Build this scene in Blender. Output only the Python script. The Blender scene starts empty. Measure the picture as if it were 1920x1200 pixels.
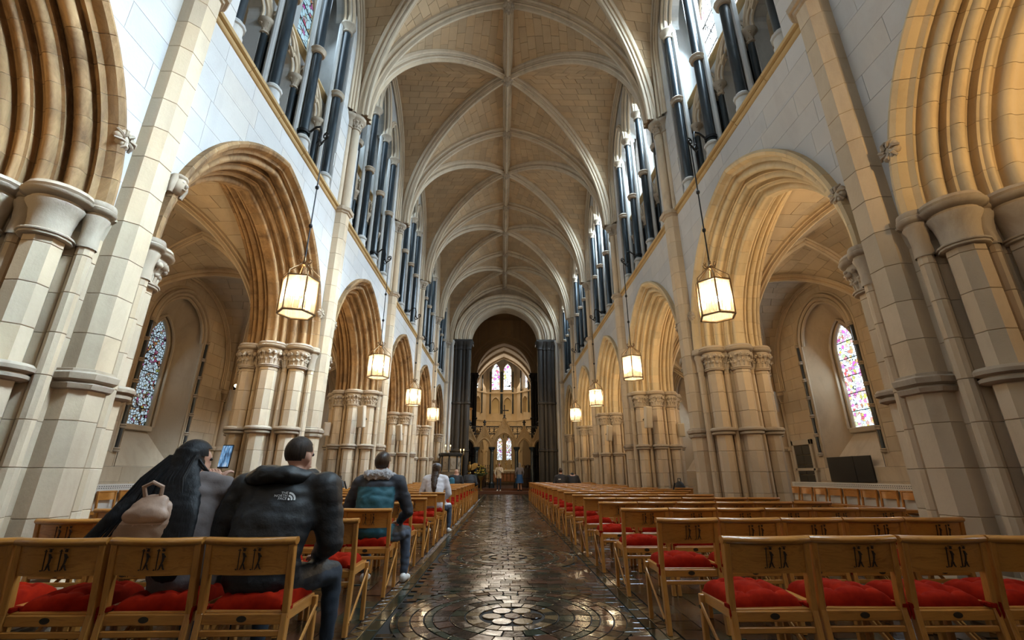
import bpy, math, random
import numpy as np
from math import sin, cos, pi, sqrt, radians, atan2, acos
from mathutils import Vector, Matrix
from mathutils.bvhtree import BVHTree
random.seed(7)
SC = bpy.context.scene
COL = SC.collection

# ------------------------------------------------------------------ camera, light, exposure
cam_d = bpy.data.cameras.new('camera'); cam = bpy.data.objects.new('camera', cam_d); COL.objects.link(cam)
cam_d.sensor_width = 36; cam_d.lens = 840 / 1920 * 36; cam_d.clip_start = .05
cam.location = (-.09, 0, 1.12); cam.rotation_euler = (pi / 2 + .333, 0, -.0205)
SC.camera = cam
vs = SC.view_settings
vs.view_transform = 'Standard'; vs.look = 'None'; vs.gamma = 1; vs.use_curve_mapping = False
vs.exposure = -0.3
SC.cycles.use_denoising = True
SC.cycles.max_bounces = 7; SC.cycles.diffuse_bounces = 4; SC.cycles.glossy_bounces = 3
SC.cycles.transparent_max_bounces = 8; SC.cycles.transmission_bounces = 4
SC.cycles.sample_clamp_indirect = 6
W = bpy.data.worlds.new('sky'); SC.world = W; W.use_nodes = True
bg = W.node_tree.nodes['Background']; bg.inputs[0].default_value = (.75, .86, 1, 1); bg.inputs[1].default_value = .2

DAY = (.64, .84, 1.0); WARM = (1.0, .67, .31)
def area(name, loc, target, sx, sy, power, color, spread=pi):
    d = bpy.data.lights.new(name, 'AREA'); d.shape = 'RECTANGLE'; d.size = sx; d.size_y = sy
    d.energy = power; d.color = color; d.spread = spread
    o = bpy.data.objects.new(name, d); COL.objects.link(o); o.location = loc
    o.rotation_euler = (Vector(target) - Vector(loc)).to_track_quat('-Z', 'Y').to_euler()
    return o
def spot(name, loc, target, power, color, angle=100, blend=.8, r=.08):
    d = bpy.data.lights.new(name, 'SPOT'); d.energy = power; d.color = color
    d.spot_size = radians(angle); d.spot_blend = blend; d.shadow_soft_size = r
    o = bpy.data.objects.new(name, d); COL.objects.link(o); o.location = loc
    o.rotation_euler = (Vector(target) - Vector(loc)).to_track_quat('-Z', 'Y').to_euler()
    return o
BAY = 5.1
def P(i): return -1.0 + BAY * i
NB = 6                                                     # bays in view, P(0)..P(6)
for i in range(NB):                                        # daylight through the clerestory windows
    yc = P(i) + BAY / 2
    k = [1.7, 1.6, 1.0, .9, .8, .7][i]
    area('clerestory_daylight', (4.82, yc, 11.3), (-1.2, yc, 5.6), 3.2, 2.6, 950 * k, DAY, radians(140))
    area('clerestory_sunbeam', (4.80, yc, 11.4), (-3.9, yc + 2.35, 3.2), 3.0, 2.4, [205, 200, 140, 105, 80, 60][i], (.62, .85, 1.0), radians(24))
    area('clerestory_daylight', (-4.82, yc, 11.3), (1.2, yc, 5.6), 3.2, 2.6, 110 * k, DAY, radians(150))
area('west_fill_light', (1.0, -6.6, 8.0), (-2, 8, 5.0), 4.5, 5.5, 12, DAY)  # added fill behind the camera; the west wall is solid, without a window
for s_, p_ in ((1, 55), (-1, 16)):
    for i in range(NB): area('aisle_window_daylight', (s_ * 9.34, P(i) + BAY / 2, 3.7), (s_ * 5, P(i) + BAY / 2, 2.4), .6, 2.6, p_, DAY)
spot('choir_fill_light', (.1, 41.2, 5.2), (0, 47, 2.4), 420, (1, .74, .40), 110)  # added fill without a fixture, brightens the piers behind the screen
spot('chapel_fill_light', (0, 48.2, 5.8), (0, 52, 3), 120, (1, .74, .40), 120)  # added fill without a fixture, for the chapel wall
for x in (-1.2, .9): spot('apse_fill_light', (x, 40.2, 9.0), (-.22, 47, 6.0), 420, (1, .68, .32), 90)  # two added fills, no fixtures, to warm the apse face
area('apse_daylight', (-.2, 46.0, 11), (0, 36, 4), 4, 3, 260, (1, .86, .66))

# ------------------------------------------------------------------ mesh helpers
class MB:
    def __init__(s): s.v = []; s.f = []; s.m = []
    def add(s, vs, fs, m=0):
        n = len(s.v); s.v.extend([tuple(map(float, p)) for p in vs])
        s.f.extend([tuple(i + n for i in f) for f in fs]); s.m.extend([m] * len(fs)); return s
    def box(s, x0, x1, y0, y1, z0, z1, m=0, c=0):
        if c <= 0:
            vs = [(x, y, z) for x in (x0, x1) for y in (y0, y1) for z in (z0, z1)]
            return s.add(vs, [(0, 1, 3, 2), (4, 6, 7, 5), (0, 4, 5, 1), (2, 3, 7, 6), (0, 2, 6, 4), (1, 5, 7, 3)], m)
        return s.hexa([(x, y, z) for x in (x0, x1) for y in (y0, y1) for z in (z0, z1)], m, c)
    def hexa(s, P8, m=0, c=.01):
        """chamfered hexahedron, corners ordered x(y(z))"""
        P8 = [Vector(p) for p in P8]; vs = []; idx = {}
        for i in range(8):
            for ax in range(3):
                p = P8[i].copy()
                for a2 in range(3):
                    if a2 != ax:
                        q = P8[i ^ (4 >> a2)] - P8[i]; L = q.length
                        if L > 1e-9: p += q * min(c / L, .45)
                idx[i, ax] = len(vs); vs.append(p)
        fs = []
        for ax in range(3):
            b = 4 >> ax; o = [4 >> a for a in range(3) if a != ax]
            for side in (0, b):
                fs.append(tuple(idx[side | k, ax] for k in (0, o[0], o[0] | o[1], o[1])))
        for a in range(3):
            for b in range(a + 1, 3):
                c2 = 3 - a - b; ba, bb, bc = 4 >> a, 4 >> b, 4 >> c2
                for sa in (0, ba):
                    for sb in (0, bb):
                        i, j = sa | sb, sa | sb | bc
                        fs.append((idx[i, a], idx[j, a], idx[j, b], idx[i, b]))
        for i in range(8): fs.append((idx[i, 0], idx[i, 1], idx[i, 2]))
        return s.add(vs, fs, m)
    def bar(s, a, b, w, h, up=(0, 0, 1), m=0, c=.004):
        """rectangular bar from a to b, w across, h along up"""
        a, b = Vector(a), Vector(b); t = (b - a).normalized(); u = Vector(up)
        x = t.cross(u).normalized(); u = x.cross(t).normalized()
        return s.hexa([p + x * (w / 2 * i) + u * (h / 2 * j) for p in (a, b) for i in (-1, 1) for j in (-1, 1)], m, c)
    def rings(s, R, closed=True, cap=False, m=0):
        n = len(R[0]); vs = [p for r in R for p in r]; fs = []
        for k in range(len(R) - 1):
            for i in range(n if closed else n - 1):
                j = (i + 1) % n
                fs.append((k * n + i, k * n + j, (k + 1) * n + j, (k + 1) * n + i))
        if cap:
            fs.append(tuple(range(n))[::-1]); fs.append(tuple((len(R) - 1) * n + i for i in range(n)))
        return s.add(vs, fs, m)
    def tube(s, path, r, n=8, m=0, cap=True, ph=0):
        path = [Vector(p) for p in path]; R = []
        rr = r if isinstance(r, (list, tuple)) else [r] * len(path)
        x = None
        for i, p in enumerate(path):
            t = (path[min(i + 1, len(path) - 1)] - path[max(i - 1, 0)]).normalized()
            if x is None: x = t.orthogonal().normalized()
            x = (x - t * x.dot(t)).normalized(); y = t.cross(x)
            R.append([p + (x * cos(ph + 2 * pi * k / n) + y * sin(ph + 2 * pi * k / n)) * rr[i] for k in range(n)])
        return s.rings(R, True, cap, m)
    def lathe(s, prof, n=16, c=(0, 0, 0), m=0, a0=0, a1=2 * pi, cap=False):
        full = abs(a1 - a0 - 2 * pi) < 1e-6
        R = []
        for r, z in prof:
            R.append([(c[0] + r * cos(a0 + (a1 - a0) * k / n), c[1] + r * sin(a0 + (a1 - a0) * k / n), c[2] + z)
                      for k in range(n if full else n + 1)])
        return s.rings(R, full, cap, m)
    def ball(s, c, r, n=8, k=5, m=0):
        r = r if isinstance(r, (list, tuple)) else (r, r, r)
        vs = [(c[0], c[1], c[2] - r[2])]
        for j in range(1, k):
            a = -pi / 2 + pi * j / k
            vs += [(c[0] + r[0] * cos(a) * cos(2 * pi * i / n), c[1] + r[1] * cos(a) * sin(2 * pi * i / n), c[2] + r[2] * sin(a)) for i in range(n)]
        vs.append((c[0], c[1], c[2] + r[2])); fs = []
        for i in range(n):
            j2 = (i + 1) % n
            fs.append((0, 1 + j2, 1 + i)); fs.append((len(vs) - 1, 1 + (k - 2) * n + i, 1 + (k - 2) * n + j2))
            for j in range(k - 2): fs.append((1 + j * n + i, 1 + j * n + j2, 1 + (j + 1) * n + j2, 1 + (j + 1) * n + i))
        return s.add(vs, fs, m)
    def prism(s, poly, f0, f1, m=0):
        """poly in 2D, f0/f1 map it to the two end faces"""
        n = len(poly); vs = [f0(p) for p in poly] + [f1(p) for p in poly]
        return s.add(vs, [tuple(range(n)), tuple(range(2 * n - 1, n - 1, -1))] + [(i, (i + 1) % n, n + (i + 1) % n, n + i) for i in range(n)], m)
    def block(s, poly, to3, h=.012, c=.008, m=0):
        """one stone: face polygon (u,v) -> to3(u,v,height); chamfered edge, sides going back"""
        cu = sum(p[0] for p in poly) / len(poly); cv = sum(p[1] for p in poly) / len(poly); n = len(poly)
        inn = []
        for p in poly:
            d = max(1e-4, sqrt((p[0] - cu) ** 2 + (p[1] - cv) ** 2)); k = max(.3, 1 - c * 1.3 / d)
            inn.append((cu + (p[0] - cu) * k, cv + (p[1] - cv) * k))
        vs = [to3(*p, h) for p in inn] + [to3(*p, h * .35) for p in poly] + [to3(*p, -.03) for p in poly]
        fs = [tuple(range(n))]
        for r in range(2): fs += [(r * n + i, r * n + (i + 1) % n, (r + 1) * n + (i + 1) % n, (r + 1) * n + i) for i in range(n)]
        return s.add(vs, fs, m)
    def mesh(s, name, mats, sharp=38, smooth=True):
        me = bpy.data.meshes.new(name); me.from_pydata(s.v, [], s.f)
        for m in (mats if isinstance(mats, (list, tuple)) else [mats]): me.materials.append(m)
        if any(s.m): me.polygons.foreach_set('material_index', s.m)
        if smooth:
            me.shade_smooth(); me.set_sharp_from_angle(angle=radians(sharp))
        me.update(); return me

def ob(name, me, parent=None, loc=(0, 0, 0), rot=(0, 0, 0), **props):
    o = bpy.data.objects.new(name, me); COL.objects.link(o)
    o.location = loc; o.rotation_euler = rot
    if parent is not None: o.parent = parent
    for k, v in props.items(): o[k] = v
    return o
def part(name, mb, mat, parent=None, loc=(0, 0, 0), rot=(0, 0, 0), sharp=38, **props):
    return ob(name, mb.mesh(name, mat, sharp), parent, loc, rot, **props)
def thing(name, label, cat, loc=(0, 0, 0), rz=0, group=None):
    o = bpy.data.objects.new(name, None); COL.objects.link(o); o.location = loc; o.rotation_euler = (0, 0, rz)
    o.empty_display_size = .1
    o['label'] = label; o['category'] = cat
    if group: o['group'] = group
    return o
def tag(o, label, cat, group=None):
    o['label'] = label; o['category'] = cat
    if group: o['group'] = group
    return o
def struct(name, label=None):
    o = bpy.data.objects.new(name, None); COL.objects.link(o); o['kind'] = 'structure'
    if label: o['label'] = label
    return o
def copy_tree(o, parent=None):
    c = o.copy(); COL.objects.link(c); c.parent = parent
    for ch in o.children: copy_tree(ch, c)
    return c
ORD = 'first second third fourth fifth sixth seventh eighth ninth tenth eleventh twelfth thirteenth fourteenth fifteenth sixteenth seventeenth eighteenth nineteenth twentieth'.split()

# ------------------------------------------------------------------ materials
def new_mat(name):
    m = bpy.data.materials.new(name); m.use_nodes = True
    nt = m.node_tree; b = nt.nodes['Principled BSDF']; return m, nt, b
def N(nt, t, **kw):
    n = nt.nodes.new(t)
    for k, v in kw.items(): setattr(n, k, v)
    return n
def mixc(nt, fac, a, b, mode='MIX'):
    n = N(nt, 'ShaderNodeMix', data_type='RGBA', blend_type=mode)
    for sock, v in ((n.inputs[0], fac), (n.inputs[6], a), (n.inputs[7], b)):
        if hasattr(v, 'links') or hasattr(v, 'is_linked'): nt.links.new(v, sock)
        else: sock.default_value = v if not isinstance(v, tuple) else (*v, 1) if len(v) == 3 else v
    return n.outputs[2]
def noise(nt, vec, scale, detail=4, rough=.6, dist=0):
    n = N(nt, 'ShaderNodeTexNoise'); n.inputs['Scale'].default_value = scale; n.inputs['Detail'].default_value = detail
    n.inputs['Roughness'].default_value = rough; n.inputs['Distortion'].default_value = dist
    if vec is not None: nt.links.new(vec, n.inputs['Vector'])
    return n.outputs['Fac']
def ramp(nt, fac, stops):
    n = N(nt, 'ShaderNodeValToRGB'); e = n.color_ramp.elements
    while len(e) < len(stops): e.new(.5)
    for i, (p, c) in enumerate(stops):
        e[i].position = p; e[i].color = (*c, 1) if len(c) == 3 else c
    nt.links.new(fac, n.inputs[0]); return n.outputs[0]
def bump(nt, b, h, strength=.3, dist=.02):
    n = N(nt, 'ShaderNodeBump'); n.inputs['Strength'].default_value = strength; n.inputs['Distance'].default_value = dist
    nt.links.new(h, n.inputs['Height']); nt.links.new(n.outputs[0], b.inputs['Normal'])
def world_pos(nt): return N(nt, 'ShaderNodeNewGeometry').outputs['Position']
def plain(name, col, rough=.6, metal=0, spec=.5, bumpscale=0, bs=.2):
    m, nt, b = new_mat(name); b.inputs['Base Color'].default_value = (*col, 1)
    b.inputs['Roughness'].default_value = rough; b.inputs['Metallic'].default_value = metal
    b.inputs['Specular IOR Level'].default_value = spec
    if bumpscale: bump(nt, b, noise(nt, N(nt, 'ShaderNodeTexCoord').outputs['Object'], bumpscale), bs, .01)
    return m
def stone(name, col, stain=(.2, .13, .07), amount=.5, var=.22, rough=.82, streak=True):
    """limestone: tone per stone (per object and per island), soft blotches and old brown stains"""
    m, nt, b = new_mat(name); L = nt.links
    geo = N(nt, 'ShaderNodeNewGeometry'); oi = N(nt, 'ShaderNodeObjectInfo')
    pos = geo.outputs['Position']
    mp = N(nt, 'ShaderNodeMapping'); mp.inputs['Scale'].default_value = (1, 1, .35 if streak else 1); L.new(pos, mp.inputs[0])
    r = N(nt, 'ShaderNodeMath', operation='ADD'); L.new(geo.outputs['Random Per Island'], r.inputs[0]); L.new(oi.outputs['Random'], r.inputs[1])
    fr = N(nt, 'ShaderNodeMath', operation='FRACT'); L.new(r.outputs[0], fr.inputs[0])
    d = [c * (1 - var) for c in col]; l = [min(1, c * (1 + var * .6)) for c in col]
    base = ramp(nt, fr.outputs[0], [(0, d), (.45, col), (.8, (col[0] * 1.04, col[1] * .98, col[2] * .9)), (1, l)])
    n1 = noise(nt, pos, 1.3, 3, .6)
    base = mixc(nt, ramp(nt, n1, [(.3, (0, 0, 0)), (.7, (.45, .45, .45))]), base, tuple(c * .78 for c in col))
    n2 = noise(nt, mp.outputs[0], 2.2, 6, .72, .6)
    k = ramp(nt, n2, [(.52 - .1 * amount, (0, 0, 0)), (.72, (amount,) * 3)])
    base = mixc(nt, k, base, stain)
    L.new(base, b.inputs['Base Color']); b.inputs['Roughness'].default_value = rough
    b.inputs['Specular IOR Level'].default_value = .25
    bump(nt, b, noise(nt, pos, 28, 4, .7), .22, .012)
    return m
S_WALL = stone('pale_wall_limestone', (.52, .51, .50), (.36, .32, .30), .3, .09)
S_PIER = stone('pier_limestone', (.56, .455, .33), (.27, .18, .12), .35, .16)
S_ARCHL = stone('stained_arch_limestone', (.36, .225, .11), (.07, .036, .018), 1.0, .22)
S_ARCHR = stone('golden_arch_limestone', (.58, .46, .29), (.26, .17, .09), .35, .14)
S_VAULT = stone('vault_limestone', (.48, .34, .205), (.26, .165, .095), .3, .16, streak=False)
S_RIB = stone('rib_limestone', (.56, .46, .34), (.20, .15, .11), .4, .1)
S_AISLE = stone('aisle_limestone', (.50, .41, .30), (.28, .21, .14), .4, .12)
S_CARVE = stone('carved_limestone', (.44, .37, .29), (.16, .11, .08), .5, .1)
S_CLER = stone('clerestory_limestone', (.50, .50, .49), (.22, .20, .19), .4, .2)
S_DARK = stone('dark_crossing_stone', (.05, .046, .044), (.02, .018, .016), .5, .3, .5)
S_TRIM = stone('gold_string_limestone', (.50, .36, .18), (.3, .19, .08), .4, .08)
MORTAR = plain('lime_mortar', (.42, .40, .37), .95, spec=.1)
DARKMORTAR = plain('dark_mortar', (.24, .185, .13), .95, spec=.1)  # darker brown mortar for joints and backings
MARBLE = None
def mk_marble():
    m, nt, b = new_mat('polished_blue_black_marble'); pos = world_pos(nt)
    mp = N(nt, 'ShaderNodeMapping'); mp.inputs['Scale'].default_value = (6, 6, 1.2); nt.links.new(pos, mp.inputs[0])
    nt.links.new(ramp(nt, noise(nt, mp.outputs[0], 1.5, 6, .7), [(.35, (.010, .014, .018)), (.6, (.022, .035, .045)), (.75, (.08, .10, .12))]), b.inputs['Base Color'])
    b.inputs['Roughness'].default_value = .28; return m
MARBLE = mk_marble()
IRON = plain('black_wrought_iron', (.012, .012, .013), .45, .6)
BRASS = plain('aged_brass', (.45, .29, .10), .32, 1)
def wood(name, c1, c2, rough=.3, axis='X'):
    m, nt, b = new_mat(name); tc = N(nt, 'ShaderNodeTexCoord'); oi = N(nt, 'ShaderNodeObjectInfo')
    ad = N(nt, 'ShaderNodeVectorMath', operation='MULTIPLY_ADD'); ad.inputs[1].default_value = (1, 1, 1)
    nt.links.new(tc.outputs['Object'], ad.inputs[0])
    cb = N(nt, 'ShaderNodeCombineXYZ')
    ml = N(nt, 'ShaderNodeMath', operation='MULTIPLY'); ml.inputs[1].default_value = 9; nt.links.new(oi.outputs['Random'], ml.inputs[0])
    for i in range(3): nt.links.new(ml.outputs[0], cb.inputs[i])
    nt.links.new(cb.outputs[0], ad.inputs[2])
    mp = N(nt, 'ShaderNodeMapping'); mp.inputs['Scale'].default_value = {'X': (2.5, 22, 22), 'Y': (22, 2.5, 22), 'Z': (22, 22, 2.5)}[axis]
    nt.links.new(ad.outputs[0], mp.inputs[0])
    n = noise(nt, mp.outputs[0], 1.4, 5, .62, 1.2)
    c = ramp(nt, n, [(.32, c2), (.5, c1), (.62, tuple(x * .86 for x in c1)), (.75, c2)])
    k = ramp(nt, oi.outputs['Random'], [(0, (.86, .84, .82)), (1, (1, 1, 1))])
    nt.links.new(mixc(nt, 1.0, c, k, 'MULTIPLY'), b.inputs['Base Color'])
    b.inputs['Roughness'].default_value = rough; b.inputs['Coat Weight'].default_value = .25; b.inputs['Coat Roughness'].default_value = .12
    bump(nt, b, n, .08, .004); return m
OAKX = wood('varnished_oak_cross_grain', (.50, .215, .042), (.34, .13, .022))
OAKZ = wood('varnished_oak_long_grain', (.52, .23, .048), (.36, .14, .026), axis='Z')
OAKY = wood('varnished_oak_side_grain', (.54, .245, .056), (.38, .155, .030), axis='Y')
INLAY = plain('dark_inlay', (.022, .011, .006), .4)
def mk_red():
    m, nt, b = new_mat('red_cushion_cotton'); tc = N(nt, 'ShaderNodeTexCoord')
    n = noise(nt, tc.outputs['Object'], 14, 3)
    nt.links.new(ramp(nt, n, [(.3, (.19, .006, .0015)), (.7, (.29, .012, .002))]), b.inputs['Base Color'])
    b.inputs['Roughness'].default_value = .95; b.inputs['Specular IOR Level'].default_value = .08
    bump(nt, b, noise(nt, tc.outputs['Object'], 260, 2), .15, .003); return m
RED = mk_red()
def glass_mat(name, strength, tint=(.85, .93, 1), colour=.35, cell=9.0, lead=.06):
    """leaded stained glass with daylight behind it"""
    m, nt, b = new_mat(name); L = nt.links; pos = world_pos(nt)
    v = N(nt, 'ShaderNodeTexVoronoi'); v.inputs['Scale'].default_value = cell; L.new(pos, v.inputs['Vector'])
    e = N(nt, 'ShaderNodeTexVoronoi', feature='DISTANCE_TO_EDGE'); e.inputs['Scale'].default_value = cell; L.new(pos, e.inputs['Vector'])
    hs = N(nt, 'ShaderNodeHueSaturation'); hs.inputs['Saturation'].default_value = .85; hs.inputs['Value'].default_value = .55; L.new(v.outputs['Color'], hs.inputs['Color'])
    sp = N(nt, 'ShaderNodeSeparateColor'); L.new(v.outputs['Color'], sp.inputs[0])
    k = ramp(nt, sp.outputs[0], [(1 - colour - .02, (0, 0, 0)), (1 - colour + .02, (1, 1, 1))])
    c = mixc(nt, k, tint, hs.outputs[0])
    ln = ramp(nt, e.outputs['Distance'], [(lead * .6, (0, 0, 0)), (lead, (1, 1, 1))])
    c = mixc(nt, 1.0, c, ln, 'MULTIPLY')
    b.inputs['Base Color'].default_value = (.02, .02, .02, 1); b.inputs['Roughness'].default_value = .2
    L.new(c, b.inputs['Emission Color']); b.inputs['Emission Strength'].default_value = strength; return m
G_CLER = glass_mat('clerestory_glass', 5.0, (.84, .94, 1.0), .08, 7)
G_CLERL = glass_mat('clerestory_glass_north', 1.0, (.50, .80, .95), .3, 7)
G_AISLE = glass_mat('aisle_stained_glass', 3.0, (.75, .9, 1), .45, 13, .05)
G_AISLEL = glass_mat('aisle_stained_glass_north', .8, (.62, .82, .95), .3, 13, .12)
G_APSE = glass_mat('apse_stained_glass', 4.0, (.85, .94, 1), .3, 4.6, .07)
G_CHAP = glass_mat('chapel_stained_glass', 2.6, (.80, .90, 1), .3, 7.5, .16)
G_WARM = plain('glowing_niche', (.6, .5, .33), .8)

# ------------------------------------------------------------------ nave dimensions
XC, XF, XB = 4.58, 3.97, 5.19            # wall centre line, nave face, aisle face
ZCAP, ZSTR, ZMID, ZSPR, ZRIDGE = 3.55, 6.95, 9.63, 9.70, 14.08
XP = 3.91                                # vault pilaster centre
roots = {1: struct('wall_right'), -1: struct('wall_left')}
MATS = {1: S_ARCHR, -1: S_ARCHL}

# ---- pier section
SHAFTS = []
for sy in (-1, 1):
    SHAFTS += [(-.46, .53 * sy, .13), (0, .68 * sy, .145), (.46, .53 * sy, .13), (-.25, .575 * sy, .05), (.25, .575 * sy, .05)]
SHAFTS += [(.77, 0, .15), (-.645, .335, .06), (-.645, -.335, .06), (.69, .29, .08), (.69, -.29, .08)]
HB = [(-.62, .22), (-.57, .36), (-.42, .40), (-.345, .525), (-.20, .50), (-.145, .585), (.145, .585), (.20, .50), (.345, .525), (.42, .40), (.57, .36), (.68, .22)]
BASEP = [(x, -y) for x, y in HB] + [(x, y) for x, y in reversed(HB)]
def oct_poly(a, y, r, n=8):
    return [(a + r / cos(pi / n) * cos(2 * pi * (k + .5) / n), y + r / cos(pi / n) * sin(2 * pi * (k + .5) / n)) for k in range(n)]
POLYS = [BASEP]
def ray_r(th):
    dx, dy = cos(th), sin(th); best = .3
    for poly in POLYS:
        for i in range(len(poly)):
            (x0, y0), (x1, y1) = poly[i], poly[(i + 1) % len(poly)]
            ex, ey = x1 - x0, y1 - y0; den = dx * ey - dy * ex
            if abs(den) < 1e-9: continue
            t = (x0 * ey - y0 * ex) / den; u = (x0 * dy - y0 * dx) / den
            if 0 <= u <= 1 and t > best: best = t
    return best
ths = set(round(2 * pi * i / 96, 4) for i in range(96))
for poly in POLYS:
    for (x, y) in poly:
        t = atan2(y, x) % (2 * pi)
        if abs(ray_r(t) - sqrt(x * x + y * y)) < .02: ths |= {round(t, 4)}
ths = sorted(ths)
TH = [ths[0]]
for t in ths[1:]:
    if t - TH[-1] > .012: TH.append(t)
PR = [ray_r(t) for t in TH]
NT_ = len(TH)
def pier_ring(z, off=0.0, th=TH, pr=PR): return [((r + off) * cos(t), (r + off) * sin(t), z) for t, r in zip(th, pr)]
def smooth_r(w):
    """outline softened for abacus and bell"""
    out = []
    for i, t in enumerate(TH):
        out.append(max(PR[j] - 0 * abs(j) for j in range(NT_) if min(abs(TH[j] - t), 2 * pi - abs(TH[j] - t)) < w))
    return out
PRS = [p + .10 for p in smooth_r(.06)]
HC = .365; NCOURSE = 9; Z0P = .06
def pier_stone_meshes():
    res = []
    cuts_a = [.30, .95, 1.36, 1.80, 2.25, 3.14, 4.03, 4.48, 4.92, 5.35, 5.98]
    cuts_b = [.12, .72, 1.16, 1.57, 2.0, 2.72, 3.56, 4.28, 4.71, 5.12, 5.56, 6.16]
    for cuts in (cuts_a, cuts_b):
        L = []
        for i, c0 in enumerate(cuts):
            c1 = cuts[(i + 1) % len(cuts)] + (2 * pi if i == len(cuts) - 1 else 0)
            idx = [j for j in range(2 * NT_) if c0 + .008 < TH[j % NT_] + (2 * pi if j >= NT_ else 0) < c1 - .008]
            tt = [c0 + .003] + [TH[j % NT_] + (2 * pi if j >= NT_ else 0) for j in idx] + [c1 - .003]
            rr = [ray_r(t) for t in tt]
            mb = MB(); R = []
            for z, off in ((.001, -.03), (.0015, -.005), (.006, 0), (HC - .006, 0), (HC - .0015, -.005), (HC - .001, -.03)):
                ring = [((r + off) * cos(t), (r + off) * sin(t), z) for t, r in zip(tt, rr)]
                a, b = ring[0], ring[-1]
                R.append([(a[0] * .93, a[1] * .93, z)] + ring + [(b[0] * .93, b[1] * .93, z)])
            mb.rings(R, closed=False)
            L.append(mb.mesh('pier_stone', S_PIER, 30))
        res.append(L)
    return res
PSTONES = pier_stone_meshes()
def ring_mesh(r, h, over, n=16, name='annulet', mat=None):
    mb = MB(); mb.lathe([(r - .02, 0), (r + .02, .0), (r + over * .7, h * .12), (r + over * .75, h * .3), (r + .03, h * .42), (r + over, h * .52), (r + over * 1.05, h * .72), (r + over * .8, h * .9), (r - .02, h)], n)
    return mb.mesh(name, mat or S_CARVE, 40)
AN_BIG = ring_mesh(.148, .15, .085); AN_SM = ring_mesh(.148, .06, .045, name='necking')
def leaf_cluster(mb, cx, cy, ang, z, r, n, spread, size, seed):
    """curled leaf knobs set round a shaft head"""
    rnd = random.Random(seed)
    for k in range(n):
        a = ang + spread * (k / (n - 1) - .5) * 2
        for row, (dz, dr, s) in enumerate(((0, .0, 1.0), (-.11, -.035, .85))):
            aa = a + (spread / n if row else 0)
            x, y = cx + (r + dr) * cos(aa), cy + (r + dr) * sin(aa); ss = size * s * rnd.uniform(.8, 1.2)
            mb.ball((x, y, z + dz + rnd.uniform(-.012, .012)), (ss, ss, ss * .9), 6, 4)
            mb.ball((x + cos(aa) * ss * .6 + rnd.uniform(-.02, .02), y + sin(aa) * ss * .6 + rnd.uniform(-.02, .02), z + dz + ss * .45), (ss * .55,) * 3, 6, 3)
            mb.tube([(cx + (r - .10) * cos(aa), cy + (r - .10) * sin(aa), z + dz - .16), (cx + (r - .045) * cos(aa), cy + (r - .045) * sin(aa), z + dz - .07), (x, y, z + dz)], [.018, .022, .016], 5)
def capital_meshes():
    mb = MB()
    for (a, y, r) in SHAFTS:
        g = 1.0 if r > .1 else .6
        mb.lathe([(r + .016, 3.08), (r + .016, 3.14), (r + .02 * g, 3.22), (r + .04 * g, 3.33), (r + .075 * g, 3.385), (r + .075 * g, 3.395), (r + .05 * g, 3.40), (r + .055 * g, 3.425), (r + .10 * g, 3.435), (r + .125 * g, 3.455), (r + .13 * g, 3.475), (r + .10 * g, 3.49), (r + .115 * g, 3.51), (r + .10 * g, 3.545), (r + .05 * g, 3.556), (0, 3.557)], 20, (a, y, 0))
    mb.rings([[((PR[i] + off) * cos(t), (PR[i] + off) * sin(t), z) for i, t in enumerate(TH)] for z, off in ((3.25, 0), (3.40, .03), (3.43, .035), (3.46, .075), (3.48, .075), (3.50, .05), (3.545, .06), (3.558, .0), (3.56, -.3))])
    cap = mb.mesh('capital', S_CARVE, 40)
    lf = MB()
    for q, (a, y, r) in enumerate(SHAFTS[:11]):
        big = r > .1
        leaf_cluster(lf, a, y, atan2(y, a * .55), 3.33, r + .06, 8 if big else 4, 1.75 if big else 1.0, .042 if big else .034, q)
    return cap, lf.mesh('carved_foliage', S_CARVE, 60)
CAPM, LEAFM = capital_meshes()
DRUM = {}
for r in sorted(set(x[2] for x in SHAFTS)):
    mb = MB(); n = 8 if r > .1 else 10
    mb.rings([[((r + o) / cos(pi / n) * cos(2 * pi * (k + .5) / n), (r + o) / cos(pi / n) * sin(2 * pi * (k + .5) / n), z) for k in range(n)] for z, o in ((.001, -.02), (.0015, -.005), (.006, 0), (HC - .006, 0), (HC - .0015, -.005), (HC - .001, -.02))])
    DRUM[r] = mb.mesh('shaft_drum', S_PIER, 30)
SHAFTM = {}
for r in DRUM:
    mb = MB(); n = 8 if r > .1 else 10
    for k in range(NCOURSE):
        z0 = Z0P + .02 + k * HC; mb.rings([[((r + o) / cos(pi / n) * cos(2 * pi * (j + .5) / n), (r + o) / cos(pi / n) * sin(2 * pi * (j + .5) / n), z0 + z) for j in range(n)] for z, o in ((.001, -.012), (.005, 0), (HC - .005, 0), (HC - .001, -.012))])
    SHAFTM[r] = mb.mesh('pier_shaft', S_PIER, 30)
def half_leaf(sg):
    lf = MB()
    for q, (a, y, r) in enumerate(SHAFTS[:11]):
        if y * sg > .1: leaf_cluster(lf, a, y, atan2(y, a * .55), 3.33, r + .06, 8 if r > .1 else 4, 1.75 if r > .1 else 1.0, .042 if r > .1 else .034, q)
    return lf.mesh('carved_foliage', S_CARVE, 60)
LEAF_FAR = {1: half_leaf(1), -1: half_leaf(-1)}
def core_mesh(z0, z1, off=-.012):
    mb = MB(); mb.rings([pier_ring(z0, off), pier_ring(z1, off)]); return mb.mesh('pier', DARKMORTAR, 30)
CORE = core_mesh(0, 3.4)
def course_mesh():
    mb = MB(); mb.rings([pier_ring(z, o) for z, o in ((.003, -.02), (.004, -.006), (.012, 0), (HC - .012, 0), (HC - .004, -.006), (HC - .003, -.02))])
    return mb.mesh('pier_course', S_PIER, 30)
COURSE = course_mesh()
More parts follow.
